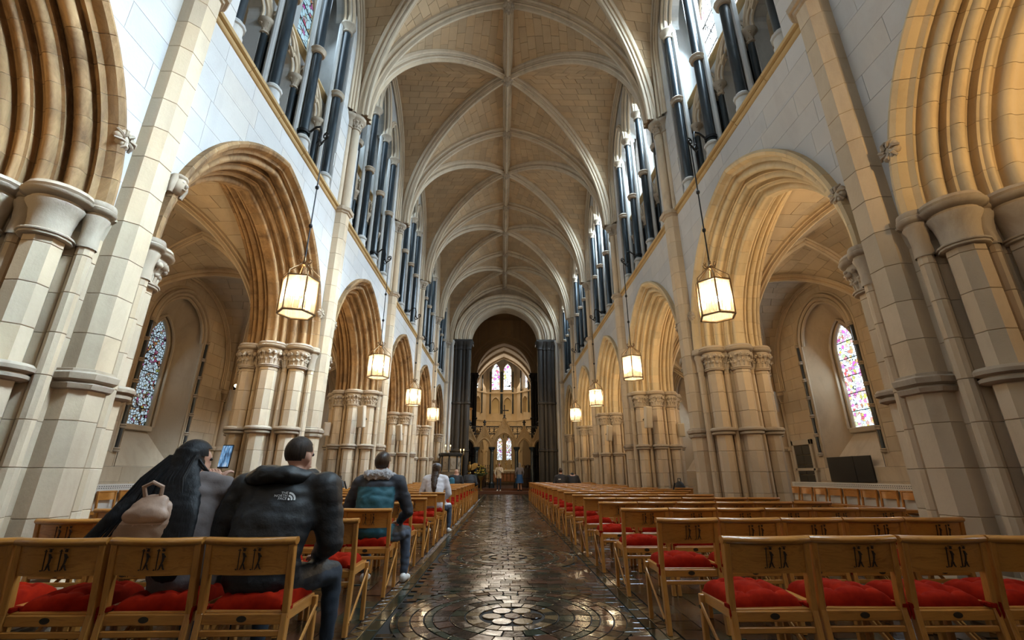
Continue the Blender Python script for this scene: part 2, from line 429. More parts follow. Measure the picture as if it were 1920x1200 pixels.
PLINTH = MB().rings([[(r * cos(t) * 1.0, r * sin(t), z) for r, t in zip([p + o for p in PRS], TH)] for z, o in ((0, .09), (.22, .09), (.24, .08), (.27, .07), (.30, .04), (.34, .035), (.37, .0))]).mesh('plinth', S_PIER, 40)
# pilaster that runs up to the vault
def pil_out(h): return [(h, -h * 1.05), (-h * .45, -h * 1.05), (-h, -h * .55), (-h, h * .55), (-h * .45, h * 1.05), (h, h * 1.05)]
def pil_block(h, hh, name='pilaster_stone'):
    mb = MB(); o = pil_out(h)
    def ring(z, k): return [(x - k * (1 if x < 0 else 0) * -1 * (1 if x < 0 else 0), y * (1 - k / h), z) for x, y in o]
    R = []
    for z, k in ((.001, .006), (.005, 0), (hh - .005, 0), (hh - .001, .006)):
        R.append([(min(h, x + (k if x < 0 else 0)), y * (1 - k / h), z) for x, y in o])
    mb.rings(R); return mb.mesh(name, S_PIER, 30)
HPIL = .168; PILH = .385
PILB = pil_block(HPIL, PILH)
PIL_CORE = MB().rings([[(x + .012, y * .93, z) for x, y in pil_out(HPIL)] for z in (0, ZSTR)]).mesh('vault_pilaster', DARKMORTAR, 30)
AN_PIL = MB()
for z, k in ():
    pass
AN_PIL.rings([[(x * k, y * k, z) for x, y in pil_out(HPIL)] for z, k in ((1.82, 1.0), (1.83, 1.22), (1.87, 1.3), (1.89, 1.12), (1.91, 1.36), (1.96, 1.4), (1.98, 1.2), (2.0, 1.2), (2.01, 1.0))])
AN_PIL = AN_PIL.mesh('annulet', S_CARVE, 35)
STRRING = MB().rings([[(x * k, y * k, z) for x, y in pil_out(HPIL)] for z, k in ((6.84, .95), (6.86, 1.15), (6.90, 1.2), (6.91, 1.4), (6.98, 1.5), (7.0, 1.35), (7.02, 1.0))]).mesh('string_ring', S_CARVE, 35)
VS = MB()                                                   # triple vault shaft above the string course
for (a, y, r) in ((-.06, 0, .105), (.06, -.13, .07), (.06, .13, .07)):
    VS.lathe([(r, ZSTR), (r, 9.34)], 12, (a, y, 0))
VS = VS.mesh('vault_shaft', S_RIB, 40)
VCAP = MB()
for (a, y, r) in ((-.06, 0, .105), (.06, -.13, .07), (.06, .13, .07)):
    VCAP.lathe([(r, 9.28), (r + .03, 9.29), (r + .03, 9.32), (r + .005, 9.34), (r + .02, 9.46), (r + .09, 9.56), (r + .11, 9.57), (r + .13, 9.60), (r + .13, 9.65), (r + .08, 9.69), (0, 9.69)], 12, (a, y, 0))
leaf_cluster(VCAP, -.04, 0, pi, 9.50, .16, 7, 1.5, .038, 3)
VCAP = VCAP.mesh('vault_capital', S_CARVE, 45)

for s in (1, -1):
    for i in range(1, NB + 1):
        y = P(i); rz = 0 if s > 0 else pi
        near = i <= 2
        pier = ob('pier', CORE, roots[s], (s * XC, y, 0), (0, 0, rz))
        ob('plinth', PLINTH, pier)
        for k in range(NCOURSE):
            z = Z0P + .02 + k * HC
            if z > 3.2: break
            if near:
                for me in PSTONES[k % 2]: ob('pier_stone', me, pier, (0, 0, z))
            else: ob('pier_course', COURSE, pier, (0, 0, z))
            if near:
                for (a, yy, r) in SHAFTS: ob('shaft_drum', DRUM[r], pier, (a, yy, z))
        if not near:
            for (a, yy, r) in SHAFTS: ob('pier_shaft', SHAFTM[r], pier, (a, yy, 0))
        ob('capital', CAPM, pier); ob('carved_foliage', LEAF_FAR[s] if i == 1 else LEAFM, pier)
        for (a, yy, r) in SHAFTS:
            if r < .1: continue
            ob('annulet', AN_BIG, pier, (a, yy, 1.83)); ob('necking', AN_SM, pier, (a, yy, 3.06))
        pil = ob('vault_pilaster', PIL_CORE, roots[s], (s * XP, y, 0), (0, 0, rz))
        for k in range(18):
            ob('pilaster_stone', PILB, pil, (0, 0, .02 + k * PILH))
        ob('annulet', AN_PIL, pil); ob('string_ring', STRRING, pil)
        vsh = ob('vault_shaft', VS, roots[s], (s * XP, y, 0), (0, 0, rz)); ob('vault_capital', VCAP, vsh)

# ---- arcade arches: half arch swept round its own centre, cut in voussoirs
HALF = BAY / 2; AC = .55                                     # arc centre lies .55 beyond the bay centre
def arch_profile():
    """(offset across the wall, radius) from nave face to aisle face: hood, then rolls and hollows on a slanted bed"""
    h = [(-.60, 2.82), (-.71, 2.82), (-.725, 2.78), (-.70, 2.735), (-.655, 2.715), (-.62, 2.71), (-.605, 2.675)]
    A, B = Vector((-.60, 2.655)), Vector((-.02, 2.265)); d = B - A; L = d.length; d.normalize(); n = Vector((d.y, -d.x)); n = n if n.x < 0 else -n
    t = 0.0; pat = [(.075, -.075), (.100, .045), (.060, -.085), (.024, .006), (.100, .055), (.070, -.085), (.022, .006), (.060, .030), (.060, -.070), (.092, .048)]
    tot = sum(p[0] for p in pat)
    for w, amp in pat:
        w = w * L / tot; k = 6 if abs(amp) > .01 else 1
        for i in range(k):
            f = i / k; off = amp * (sin(pi * f) ** .62) if abs(amp) > .01 else amp
            p = A + d * (t + w * f) + n * off; h.append((p.x, p.y))
        t += w
    h.append((-.02, 2.262))
    return h + [(-x, r) for x, r in reversed(h)]
APROF = arch_profile()
NV = 11; TEND = radians(64)
def arch_seg(profile, t0, t1, ends=None, n=3, ac=AC, zs=ZCAP, joint=.0012):
    """local frame: x across wall, arch centre at origin; half on the +y side (y=r cos t - ac seen from bay centre)"""
    mb = MB(); R = []
    def ring(f, inset):
        out = []
        for a, r in profile:
            t = t0 + ((ends(r) if ends else t1) - t0) * f
            rr = r + inset
            out.append((a * (1 - inset * .8), rr * cos(t), rr * sin(t)))
        return out
    L = (t1 - t0) * 2.6; j = joint / L
    R.append(ring(j, .003)); R.append(ring(j * 2.6, 0))
    for k in range(1, n): R.append(ring(j * 2.6 + (1 - j * 5.2) * k / n, 0))
    R.append(ring(1 - j * 2.6, 0)); R.append(ring(1 - j, .003))
    mb.rings(R, closed=False); return mb
DT = TEND / NV
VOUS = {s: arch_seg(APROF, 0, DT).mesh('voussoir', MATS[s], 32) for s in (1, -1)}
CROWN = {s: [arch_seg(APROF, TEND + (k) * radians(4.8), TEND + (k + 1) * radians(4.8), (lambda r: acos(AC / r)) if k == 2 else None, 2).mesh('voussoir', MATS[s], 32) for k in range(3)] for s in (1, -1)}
BACKP = [(-.57, 2.86), (-.57, 2.74), (0, 2.38), (.57, 2.74), (.57, 2.86)]
def backing_arch():
    mb = MB()
    for sg in (1, -1):
        R = []
        for k in range(25):
            f = k / 24
            R.append([(a, sg * (r * cos(acos(AC / r) * f) - AC), ZCAP + r * sin(acos(AC / r) * f)) for a, r in BACKP])
        mb.rings(R, closed=False)
    return mb.mesh('arch', DARKMORTAR, 40)
BACK = backing_arch()
def half_at(z, R=2.72):                                       # half opening of the wall hole at height z
    if z <= ZCAP: return R - AC
    d = R * R - (z - ZCAP) ** 2
    return sqrt(d) - AC if d > AC * AC else None
def boss_mesh(name, seed, r=.12, petals=7):
    mb = MB(); rnd = random.Random(seed)
    mb.ball((0, 0, 0), (r * .55, r * .6, r * .6), 8, 6)
    for k in range(petals):
        a = 2 * pi * k / petals
        mb.ball((-r * .25, r * .62 * cos(a), r * .62 * sin(a)), (r * .36, r * .34, r * .34), 7, 5)
        mb.tube([(-r * .5, r * .3 * cos(a), r * .3 * sin(a)), (-r * .62, r * .7 * cos(a + .3), r * .7 * sin(a + .3)), (-r * .3, r * 1.02 * cos(a + .5), r * 1.02 * sin(a + .5))], [.014, .018, .012], 5)
    return mb.mesh(name, S_CARVE, 60)
STOP = boss_mesh('label_stop', 2)
def head_mesh():
    mb = MB(); mb.ball((-.05, 0, 0), (.095, .08, .12), 12, 8)
    mb.ball((-.145, 0, -.01), (.03, .018, .03), 6, 4)
    for sy in (-1, 1):
        mb.ball((-.12, sy * .03, .03), (.02, .016, .012), 6, 4); mb.ball((-.03, sy * .085, 0), (.03, .02, .04), 6, 4)
        mb.tube([(-.06, sy * .07, .10), (-.06, sy * .10, .0), (-.04, sy * .085, -.12)], [.03, .035, .025], 6)
    mb.ball((-.13, 0, -.055), (.018, .03, .012), 6, 4); mb.ball((-.04, 0, .10), (.1, .1, .05), 8, 5)
    return mb.mesh('label_stop', S_CARVE, 60)
HEAD = head_mesh()
for s in (1, -1):
    for i in range(NB):
        yc = P(i) + HALF; rz = 0 if s > 0 else pi
        arch = ob('arch', BACK, roots[s], (s * XC, yc, 0), (0, 0, rz))
        for sg in (1, -1):
            for k in range(NV):
                # rotate about the arc centre, which sits at y = -sg*AC
                o = ob('voussoir', VOUS[s], arch)
                if sg > 0: o.location = (0, -AC, ZCAP); o.rotation_euler = (DT * k, 0, 0)
                else: o.location = (0, AC, ZCAP); o.rotation_euler = (DT * k, 0, pi)
            for k in range(3):
                o = ob('voussoir', CROWN[s][k], arch)
                if sg > 0: o.location = (0, -AC, ZCAP)
                else: o.location = (0, AC, ZCAP); o.rotation_euler = (0, 0, pi)
            o = ob('label_stop', HEAD if (s < 0 and i == 1 and sg > 0) else STOP, arch, (-.66, sg * 2.17, 4.28))

# ---- generic coursed ashlar
def ashlar(mbs, u0, u1, z0, z1, to3, hole=None, hc=.31, lb=.62, rnd=None, h=.012, c=.008):
    """fills mbs(next) blocks; hole(z)->(lo,hi) or None; yields MB per block"""
    rnd = rnd or random.Random(1); nz = max(1, round((z1 - z0) / hc)); dz = (z1 - z0) / nz
    g = .0014
    for r in range(nz):
        za, zb = z0 + r * dz + g, z0 + (r + 1) * dz - g
        u = u0 - (lb * rnd.uniform(.2, .8))
        while u < u1:
            L = lb * rnd.uniform(.8, 1.25); a, b = max(u0, u) + g, min(u1, u + L) - g; u += L
            if b - a < .05: continue
            segs = [None]
            if hole is None: polys = [[(a, za), (b, za), (b, zb), (a, zb)]]
            else:
                polys = []; zt = zb
                if hole(za) is not None and hole(zb) is None:
                    lo, hi = za, zb
                    for _ in range(24):
                        md = (lo + hi) / 2
                        if hole(md) is None: hi = md
                        else: lo = md
                    zt = lo
                    if zb - hi > .004: polys.append([(a, hi), (b, hi), (b, zb), (a, zb)])
                zz = [za + (zt - za) * k / 3 for k in range(4)]; hs = [hole(z) for z in zz]
                if all(x is None or (a >= x[1] or b <= x[0]) for x in hs): polys.append([(a, za), (b, za), (b, zt), (a, zt)])
                else:
                    for side in (0, 1):
                        pts = [(z, (a, b) if x is None else ((a, min(b, x[0])) if side == 0 else (max(a, x[1]), b))) for z, x in zip(zz, hs)]
                        if side == 1 and all(x is None for x in hs): continue
                        pts = [(z, e) for z, e in pts if e[1] - e[0] > .012]
                        if len(pts) < 2: continue
                        if side == 1 and any(x is None for x in hs): pts = [p for p, x in zip(pts, hs) if x is not None] if len(pts) == 4 else pts
                        if len(pts) < 2: continue
                        polys.append([(e[0], z) for z, e in pts] + [(e[1], z) for z, e in reversed(pts)])
            for p in polys: mbs(p)
def wall_hole(yc):
    def f(z):
        w = half_at(z)
        return None if w is None else (yc - w, yc + w)
    return f
for s in (1, -1):
    for i in range(NB):
        yc = P(i) + HALF
        # dark mortar backing behind the spandrel stones
        bk = MB(); zs_ = [ZCAP - .1 + (ZSTR - ZCAP + .1) * k / 24 for k in range(25)]
        for sg in (1, -1):
            row = []
            for z in zs_:
                w = half_at(z, 2.66); w = 0 if w is None else w
                row.append([(s * (XF + .012), yc + sg * w, z), (s * (XF + .012), yc + sg * HALF, z)])
            bk.rings(row, closed=False)
            row = [[(s * (XB - .012), p[1], p[2]) for p in r] for r in row]; bk.rings(row, closed=False)
        sp = part('spandrel', bk, MORTAR, roots[s])
        rnd = random.Random(10 * i + s)
        to3 = lambda u, z, h, s=s: (s * (XF - h), u, z)
        far = MB()
        def put(p):
            if i < 3: part('spandrel_stone', MB().block(p, to3, .003, .003), S_WALL, sp)
            else: far.block(p, to3, .003, .003)
        ashlar(put, yc - HALF + .12, yc + HALF - .12, ZCAP, ZSTR - .03, to3, wall_hole(yc), .36, .85, rnd)
        if i >= 3: part('spandrel_stones', far, S_WALL, sp, kind='stuff')
        bs = MB(); ashlar(lambda p: bs.block(p, lambda u, z, h: (s * (XB + h), u, z)), yc - HALF, yc + HALF, ZCAP, ZSTR, None, wall_hole(yc), .4, .9, rnd)
        part('aisle_face_stones', bs, S_AISLE, sp, kind='stuff')
        # string course, in lengths
        n = 5
        for k in range(n):
            y0, y1 = yc - HALF + .22 + (BAY - .44) * k / n + .004, yc - HALF + .22 + (BAY - .44) * (k + 1) / n - .004
            pf = [(0, ZSTR - .09), (.035, ZSTR - .07), (.05, ZSTR - .035), (.03, ZSTR - .01), (.085, ZSTR + .0), (.10, ZSTR + .035), (.07, ZSTR + .06), (-.05, ZSTR + .075), (-.05, ZSTR - .09)]
            part('string_course', MB().rings([[(s * (XF - a), y, z) for a, z in pf] for y in (y0, y1)], cap=True), S_TRIM, roots[s])

# ------------------------------------------------------------------ triforium and clerestory
XT, XG = 4.42, 4.95                                          # triforium plane, glass plane
ZC = 11.85                                                   # capitals of the tall shafts
def lancet(w, zs, rise, n=12):
    """outline from (-w,zs) over the apex to (w,zs)"""
    R = (w * w + rise * rise) / (2 * w); c = R - w; a1 = math.acos(max(-1, min(1, c / R)))
    right = [(R * cos(a1 * k / n) - c, zs + R * sin(a1 * k / n)) for k in range(n + 1)]
    return [(-x, z) for x, z in right] + [(x, z) for x, z in reversed(right[:-1])]
def trefoil(w, zs, rise, n=5):
    """cusped head: two side lobes and a pointed middle lobe"""
    pts = []
    def arc(cx, cz, r, a0, a1):
        for k in range(n + 1):
            a = a0 + (a1 - a0) * k / n; pts.append((cx + r * cos(a), cz + r * sin(a)))
    arc(-w * .5, zs + rise * .18, w * .5, radians(195), radians(75))
    m = lancet(w * .52, zs + rise * .5, rise * .5, n); pts.extend(m)
    arc(w * .5, zs + rise * .18, w * .5, radians(105), radians(-15))
    return [(-w, zs - .02)] + pts + [(w, zs - .02)]
def opening_wall(mb, openings, y0, y1, z0, z1, X0, X1, s, yc):
    """plate between X0 (seen) and X1 with openings; each opening = (centre, outline from left foot over the top, foot z)"""
    ops = sorted(openings, key=lambda o: o[0]); u = y0
    def q(a, b): mb.add([(s * X0, yc + p[0], p[1]) for p in (a[0], a[1], b[1], b[0])], [(0, 1, 2, 3)])
    for c, out, zf in ops:
        l, r = c + out[0][0], c + out[-1][0]
        mb.add([(s * X0, yc + u, z0), (s * X0, yc + l, z0), (s * X0, yc + l, z1), (s * X0, yc + u, z1)], [(0, 1, 2, 3)])
        pts = [(c + p[0], p[1]) for p in out]
        for a, b in zip(pts[:-1], pts[1:]):
            if b[0] > a[0] + 1e-5:
                mb.add([(s * X0, yc + a[0], a[1]), (s * X0, yc + b[0], b[1]), (s * X0, yc + b[0], z1), (s * X0, yc + a[0], z1)], [(0, 1, 2, 3)])
        full = [(l, zf)] + pts + [(r, zf)]
        for a, b in zip(full[:-1], full[1:]):
            mb.add([(s * X0, yc + a[0], a[1]), (s * X1, yc + a[0], a[1]), (s * X1, yc + b[0], b[1]), (s * X0, yc + b[0], b[1])], [(0, 1, 2, 3)])
        if zf > z0 + 1e-4:
            mb.add([(s * X0, yc + l, z0), (s * X0, yc + r, z0), (s * X0, yc + r, zf), (s * X0, yc + l, zf)], [(0, 1, 2, 3)])
            mb.add([(s * X0, yc + l, zf), (s * X1, yc + l, zf), (s * X1, yc + r, zf), (s * X0, yc + r, zf)], [(0, 1, 2, 3)])
        u = r
    mb.add([(s * X0, yc + u, z0), (s * X0, yc + y1, z0), (s * X0, yc + y1, z1), (s * X0, yc + u, z1)], [(0, 1, 2, 3)])
def moulding(mb, out, X, s, yc, c, prof, n=6):
    """roll mouldings following an opening outline: prof = [(grow, dx, r)]"""
    for g, dx, r in prof:
        path = []
        for i, (x, z) in enumerate(out):
            a, b = out[max(0, i - 1)], out[min(len(out) - 1, i + 1)]
            tx, tz = b[0] - a[0], b[1] - a[1]; L = max(1e-6, sqrt(tx * tx + tz * tz))
            nx, nz = -tz / L, tx / L
            path.append((s * (X + dx), yc + c + x + nx * g, z + nz * g))
        mb.tube(path, r, n, cap=False)
SHY = (-1.76, -.60, .60, 1.76)
LIGHTS = [(-1.18, .50, .95), (0, .52, 1.62), (1.18, .50, .95)]
tall = MB(); tall.lathe([(.088, 7.42), (.088, ZC - .16)], 12); TALL = tall.mesh('tall_marble_shaft', MARBLE, 40)
tb = MB(); tb.lathe([(.14, ZSTR + .05), (.14, 7.16), (.125, 7.18), (.125, 7.30), (.15, 7.32), (.155, 7.36), (.12, 7.39), (.11, 7.42), (.085, 7.43)], 12); TBASE = tb.mesh('shaft_base', S_CLER, 40)
TCAP = MB().lathe([(.09, ZC - .22), (.12, ZC - .21), (.12, ZC - .18), (.095, ZC - .165), (.11, ZC - .08), (.17, ZC - .02), (.19, ZC), (.19, ZC + .04), (.14, ZC + .06), (0, ZC + .06)], 12).mesh('shaft_capital', S_CARVE, 40)
TANN = MB().lathe([(.085, ZMID - .09), (.13, ZMID - .08), (.15, ZMID - .05), (.13, ZMID - .02), (.14, ZMID), (.165, ZMID + .03), (.14, ZMID + .07), (.085, ZMID + .08)], 12).mesh('annulet', S_CARVE, 40)
SSH = MB().lathe([(.06, 7.12), (.06, 8.62)], 10).mesh('triforium_shaft', MARBLE, 40)
SCAP = MB(); SCAP.lathe([(.06, 8.52), (.085, 8.53), (.085, 8.56), (.065, 8.58), (.08, 8.66), (.13, 8.74), (.15, 8.76), (.15, 8.82), (.10, 8.85), (0, 8.85)], 10); leaf_cluster(SCAP, 0, 0, pi, 8.72, .10, 5, 2.4, .028, 5)
SCAP = SCAP.mesh('triforium_capital', S_CARVE, 45)
SBASE = MB().lathe([(.11, 6.98), (.11, 7.06), (.09, 7.08), (.10, 7.11), (.06, 7.14)], 10).mesh('triforium_base', S_CLER, 40)
wn = 0
for s in (1, -1):
    for i in range(NB):
        yc = P(i) + HALF
        cl = struct('clerestory_bay'); cl.parent = roots[s]
        # blank wall beside the lights, in coursed stone
        bk = MB(); st = MB(); rnd = random.Random(77 + i)
        for a, b in ((-HALF, -1.90), (1.90, HALF)):
            bk.box(s * (XF + .012), s * (XG + .3), yc + a, yc + b, ZSTR, 14.2)
            ashlar(lambda p: st.block(p, lambda u, z, h: (s * (XF - h), u, z)), yc + a + .005, yc + b - .005, ZSTR + .08, 14.0, None, None, .36, .6, rnd)
        ashlar(lambda p: st.block(p, lambda u, z, h: (s * z, u + (h if a > 0 else h), u), .01, .007), 0, 0, 0, 1, None) if 0 else None
        part('clerestory_wall', bk, S_CLER, cl)
        part('clerestory_stones', st, S_WALL, cl, kind='stuff')
        # front arches over the tall shafts
        fa = MB(); opening_wall(fa, [(c, lancet(w, ZC + .05, r), ZC + .05) for c, w, r in LIGHTS], -1.90, 1.90, ZC + .05, 14.3, XF + .02, XF + .40, s, yc)
        part('front_arches', fa, S_CLER, cl)
        fm = MB()
        for c, w, r in LIGHTS:
            moulding(fm, lancet(w, ZC + .05, r, 10), XF, s, yc, c, [(.0, .06, .045), (.075, .0, .05), (-.03, .17, .04), (.15, -.01, .028)])
        part('front_arch_mouldings', fm, S_RIB, cl)
        for y in SHY:
            ts = ob('tall_marble_shaft', TALL, cl, (s * (XF + .10), yc + y, 0))
        for y in SHY:
            ob('shaft_base', TBASE, cl, (s * (XF + .10), yc + y, 0)); ob('shaft_capital', TCAP, cl, (s * (XF + .10), yc + y, 0)); ob('annulet', TANN, cl, (s * (XF + .10), yc + y, 0))
        # pale fillets standing behind each tall shaft
        fl = MB()
        for y in SHY:
            fl.lathe([(.055, ZSTR + .05), (.055, ZC)], 8, (s * (XF + .24), yc + y - .07, 0)); fl.lathe([(.055, ZSTR + .05), (.055, ZC)], 8, (s * (XF + .24), yc + y + .07, 0))
        part('shaft_fillets', fl, S_CLER, cl)
        # triforium arcade
        tf = [(c, trefoil(.44, 8.86, .66), ZSTR + .05) for c in (-1.18, 0, 1.18)]
        ta = MB(); opening_wall(ta, tf, -1.90, 1.90, ZSTR + .05, ZMID, XT, XT + .3, s, yc)
        part('triforium_arcade', ta, S_CLER, cl)
        tm = MB()
        for c in (-1.18, 0, 1.18):
            moulding(tm, trefoil(.44, 8.86, .66), XT, s, yc, c, [(.0, .03, .03), (.06, -.02, .04)])
            moulding(tm, lancet(.56, 8.86, .72, 7), XT, s, yc, c, [(.0, -.04, .045), (.075, -.02, .03)])
        part('triforium_mouldings', tm, S_RIB, cl)
        for c in (-1.18, 0, 1.18):
            for sg in (-1, 1):
                loc = (s * (XT - .04), yc + c + sg * .50, 0)
                ob('triforium_shaft', SSH, cl, loc); ob('triforium_capital', SCAP, cl, loc); ob('triforium_base', SBASE, cl, loc)
        # mid string, passage behind, sill of the windows
        ms = MB(); pf = [(0, -.10), (.05, -.07), (.03, -.03), (.09, .0), (.09, .04), (.03, .07), (-.1, .09), (-.1, -.10)]
        ms.rings([[(s * (XT - .0 - a), y, ZMID + z) for a, z in pf] for y in (yc - 1.9, yc + 1.9)], cap=True)
        part('mid_string_course', ms, S_TRIM, cl)
        ps = MB(); ps.box(s * (XT + .3), s * 5.9, yc - 2.5, yc + 2.5, ZMID - .25, ZMID - .05); ps.box(s * 5.6, s * 5.75, yc - HALF, yc + HALF, 6.5, ZMID); ps.box(s * XF, s * 5.9, yc - HALF, yc + HALF, ZSTR - .05, ZSTR + .04)
        part('triforium_passage', ps, S_AISLE, cl)
        # window wall
        ww = MB(); wo = [(c, lancet(.455, ZC + .15, (r - .12) * 1.0), 9.85) for c, w, r in LIGHTS]
        opening_wall(ww, wo, -1.95, 1.95, ZMID, 14.4, XT + .28, XG + .02, s, yc)
        for sg in (-1, 1): ww.box(s * (XT + .28), s * (XG + .3), yc + sg * 1.90, yc + sg * 2.5, ZMID, 14.4)
        part('window_wall', ww, S_CLER, cl)
        for c, w, r in LIGHTS:
            wn += 1
            wdw = struct('window_%d' % wn)
            fr = MB(); o2 = lancet(.44, ZC + .15, (r - .14)); moulding(fr, [(-.44, 9.85)] + o2 + [(.44, 9.85)], XG - .06, s, yc, c, [(-.02, 0, .035)])
            part('frame', fr, S_RIB, wdw)
            gl = MB(); gl.add([(s * XG, yc + c + x, z) for x, z in [(-.445, 9.85)] + o2 + [(.445, 9.85)]], [tuple(range(len(o2) + 2))])
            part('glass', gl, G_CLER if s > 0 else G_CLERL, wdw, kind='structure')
            ba = MB()
            for z in np.arange(10.45, ZC + .3, .46): ba.tube([(s * (XG - .02), yc + c - .44, z), (s * (XG - .02), yc + c + .44, z)], .012, 5)
            part('saddle_bars', ba, IRON, wdw)

# ------------------------------------------------------------------ vaults
def vault(root, xc, S, zs, h, wy, wz, nlev, mat, rib, bays, stones=0, rw=.13, rd=.20, ridge=True, dark=DARKMORTAR, stepL=.55, bossr=.17, wallX=None):
    """quadripartite vault over bays; S half span at the ribs, h rise, wall rib stilted to wz"""
    WX = wallX if wallX else S + .12
    RT = (S * S + h * h) / (2 * S); cT = RT - S
    hw = zs + h - wz; aw = HALF - wy; RW = (aw * aw + hw * hw) / (2 * aw); cW = RW - aw
    lev = [pi / 2 * k / nlev for k in range(nlev + 1)]
    def zz(f): return zs + h * sin(f)
    def T(f): return max(0, sqrt(max(0, RT * RT - (zz(f) - zs) ** 2)) - cT) if f < pi / 2 - 1e-6 else 0.0
    def Dg(f): return cos(f)
    def Wy(f):
        z = zz(f)
        if z <= wz: return aw
        return max(0, sqrt(max(0, RW * RW - (z - wz) ** 2)) - cW) if f < pi / 2 - 1e-6 else 0.0
    count = 0
    for bi in bays:
        yc = P(bi) + HALF; back = MB(); stuff = MB(); rnd = random.Random(bi + 3)
        web = struct('vault_web'); web.parent = root
        for sx in (-1, 1):
            for sy in (-1, 1):
                A = [[], []]                                   # (diag, other) curves: 0 side cell, 1 transverse cell
                for f in lev:
                    d = Vector((xc + sx * S * Dg(f), yc + sy * HALF * Dg(f), zz(f)))
                    w = Vector((xc + sx * WX, yc + sy * Wy(f), zz(f)))
                    t = Vector((xc + sx * T(f), yc + sy * HALF, zz(f)))
                    A[0].append((d, w)); A[1].append((d, t))
                for kind in (0, 1):
                    C = A[kind]
                    back.rings([[a + Vector((0, 0, .03)), b + Vector((0, 0, .03))] for a, b in C], closed=False)
                    for r in range(nlev):
                        (a0, b0), (a1, b1) = C[r], C[r + 1]
                        L = max((b0 - a0).length, (b1 - a1).length)
                        if L < .05: continue
                        n = max(1, round(L / stepL)); cuts = sorted([0, 1] + [(k + (.5 if r % 2 else 0) + rnd.uniform(-.12, .12)) / n for k in range(0 if r % 2 else 1, n)])
                        for c0, c1 in zip(cuts[:-1], cuts[1:]):
                            if c1 - c0 < 1e-3: continue
                            p = [a0.lerp(b0, c0), a0.lerp(b0, c1), a1.lerp(b1, c1), a1.lerp(b1, c0)]
                            cen = (p[0] + p[1] + p[2] + p[3]) / 4
                            nr = (p[1] - p[0]).cross(p[3] - p[0])
                            if nr.length < 1e-7: nr = (p[2] - p[1]).cross(p[3] - p[1])
                            if nr.length < 1e-7: continue
                            nr.normalize()
                            if nr.z > 0: nr = -nr
                            if abs(nr.z) < .02 and nr.dot(Vector((xc, yc, zs)) - cen) < 0: nr = -nr
                            q = []
                            for v in p:
                                dl = cen - v; q.append(v + dl * min(.4, .003 / max(dl.length, 1e-3)))
                            pr = rnd.uniform(.0, .003)
                            vs = [v + nr * (.006 + pr) + (cen - v) * min(.3, .004 / max((cen - v).length, 1e-3)) for v in q] + [v - nr * .03 for v in q]
                            fs = [(0, 1, 2, 3), (0, 4, 5, 1), (1, 5, 6, 2), (2, 6, 7, 3), (3, 7, 4, 0)]
                            if stones and count < stones and (c1 - c0) * L > .25:
                                part('vault_stone', MB().add(vs, fs), mat, web); count += 1
                            else: stuff.add(vs, fs)
        part('web_backing', back, dark, web)
        part('vault_stones', stuff, mat, web, kind='stuff')
    # ribs
    pf = [(-rw, 0), (-rw, .30 * rd), (-rw * .82, .42 * rd), (-rw * .55, .40 * rd), (-rw * .46, .52 * rd), (-rw * .62, .64 * rd), (-rw * .66, .78 * rd), (-rw * .52, .88 * rd), (-rw * .30, .84 * rd), (-rw * .26, 1.0 * rd), (-rw * .16, 1.12 * rd), (0, 1.15 * rd)]
    pf = pf + [(-x, y) for x, y in reversed(pf[:-1])]
    def rib_sweep(mb, path, side):
        R = []
        for k, p in enumerate(path):
            t = (path[min(k + 1, len(path) - 1)] - path[max(k - 1, 0)]).normalized()
            n = side.normalized(); dn = t.cross(n).normalized()
            if dn.z > 0.0 or (abs(dn.z) < 1e-6): dn = -dn
            R.append([p + n * u + dn * (v - .02) for u, v in pf])
        return mb.rings(R, closed=True)
    fine = [pi / 2 * k / 30 for k in range(31)]
    piers = sorted(set([b for b in bays] + [b + 1 for b in bays]))
    for b in piers:
        mb = MB()
        path = [Vector((xc + T(f), P(b), zz(f))) for f in fine] + [Vector((xc - T(f), P(b), zz(f))) for f in reversed(fine[:-1])]
        # keep the frame steady: inward normal computed in the plane
        R = []
        for k, p in enumerate(path):
            t = (path[min(k + 1, len(path) - 1)] - path[max(k - 1, 0)]).normalized(); n = Vector((0, 1, 0)); dn = n.cross(t).normalized()
            if dn.dot(Vector((xc, P(b), zs - 1)) - p) < 0: dn = -dn
            R.append([p + n * u + dn * (v - .02) for u, v in pf])
        mb.rings(R); part('transverse_rib', mb, rib, root)
    for b in bays:
        yc = P(b) + HALF
        for sx in (-1, 1):
            for sy in (-1, 1):
                path = [Vector((xc + sx * S * Dg(f), yc + sy * HALF * Dg(f), zz(f))) for f in fine]
                n = Vector((-sy * HALF, sx * S, 0)).normalized(); R = []
                for k, p in enumerate(path):
                    t = (path[min(k + 1, 30)] - path[max(k - 1, 0)]).normalized(); dn = n.cross(t).normalized()
                    if dn.dot(Vector((xc, yc, zs - 2)) - p) < 0: dn = -dn
                    R.append([p + n * u + dn * (v - .02) for u, v in pf])
                part('diagonal_rib', MB().rings(R), rib, root)
            path = [Vector((xc + sx * (WX - .04), yc + HALF - wy - aw + Wy(f), zz(f))) for f in fine]
            path = path + [Vector((p.x, 2 * yc - p.y, p.z)) for p in reversed(path[:-1])]
            R = []
            for k, p in enumerate(path):
                t = (path[min(k + 1, len(path) - 1)] - path[max(k - 1, 0)]).normalized(); n = Vector((1, 0, 0)); dn = n.cross(t).normalized()
                if dn.dot(Vector((p.x, yc, zs - 1)) - p) < 0: dn = -dn
                R.append([p + n * u * .9 + dn * (v * .7 - .02) for u, v in pf])
            part('wall_rib', MB().rings(R), rib, root)
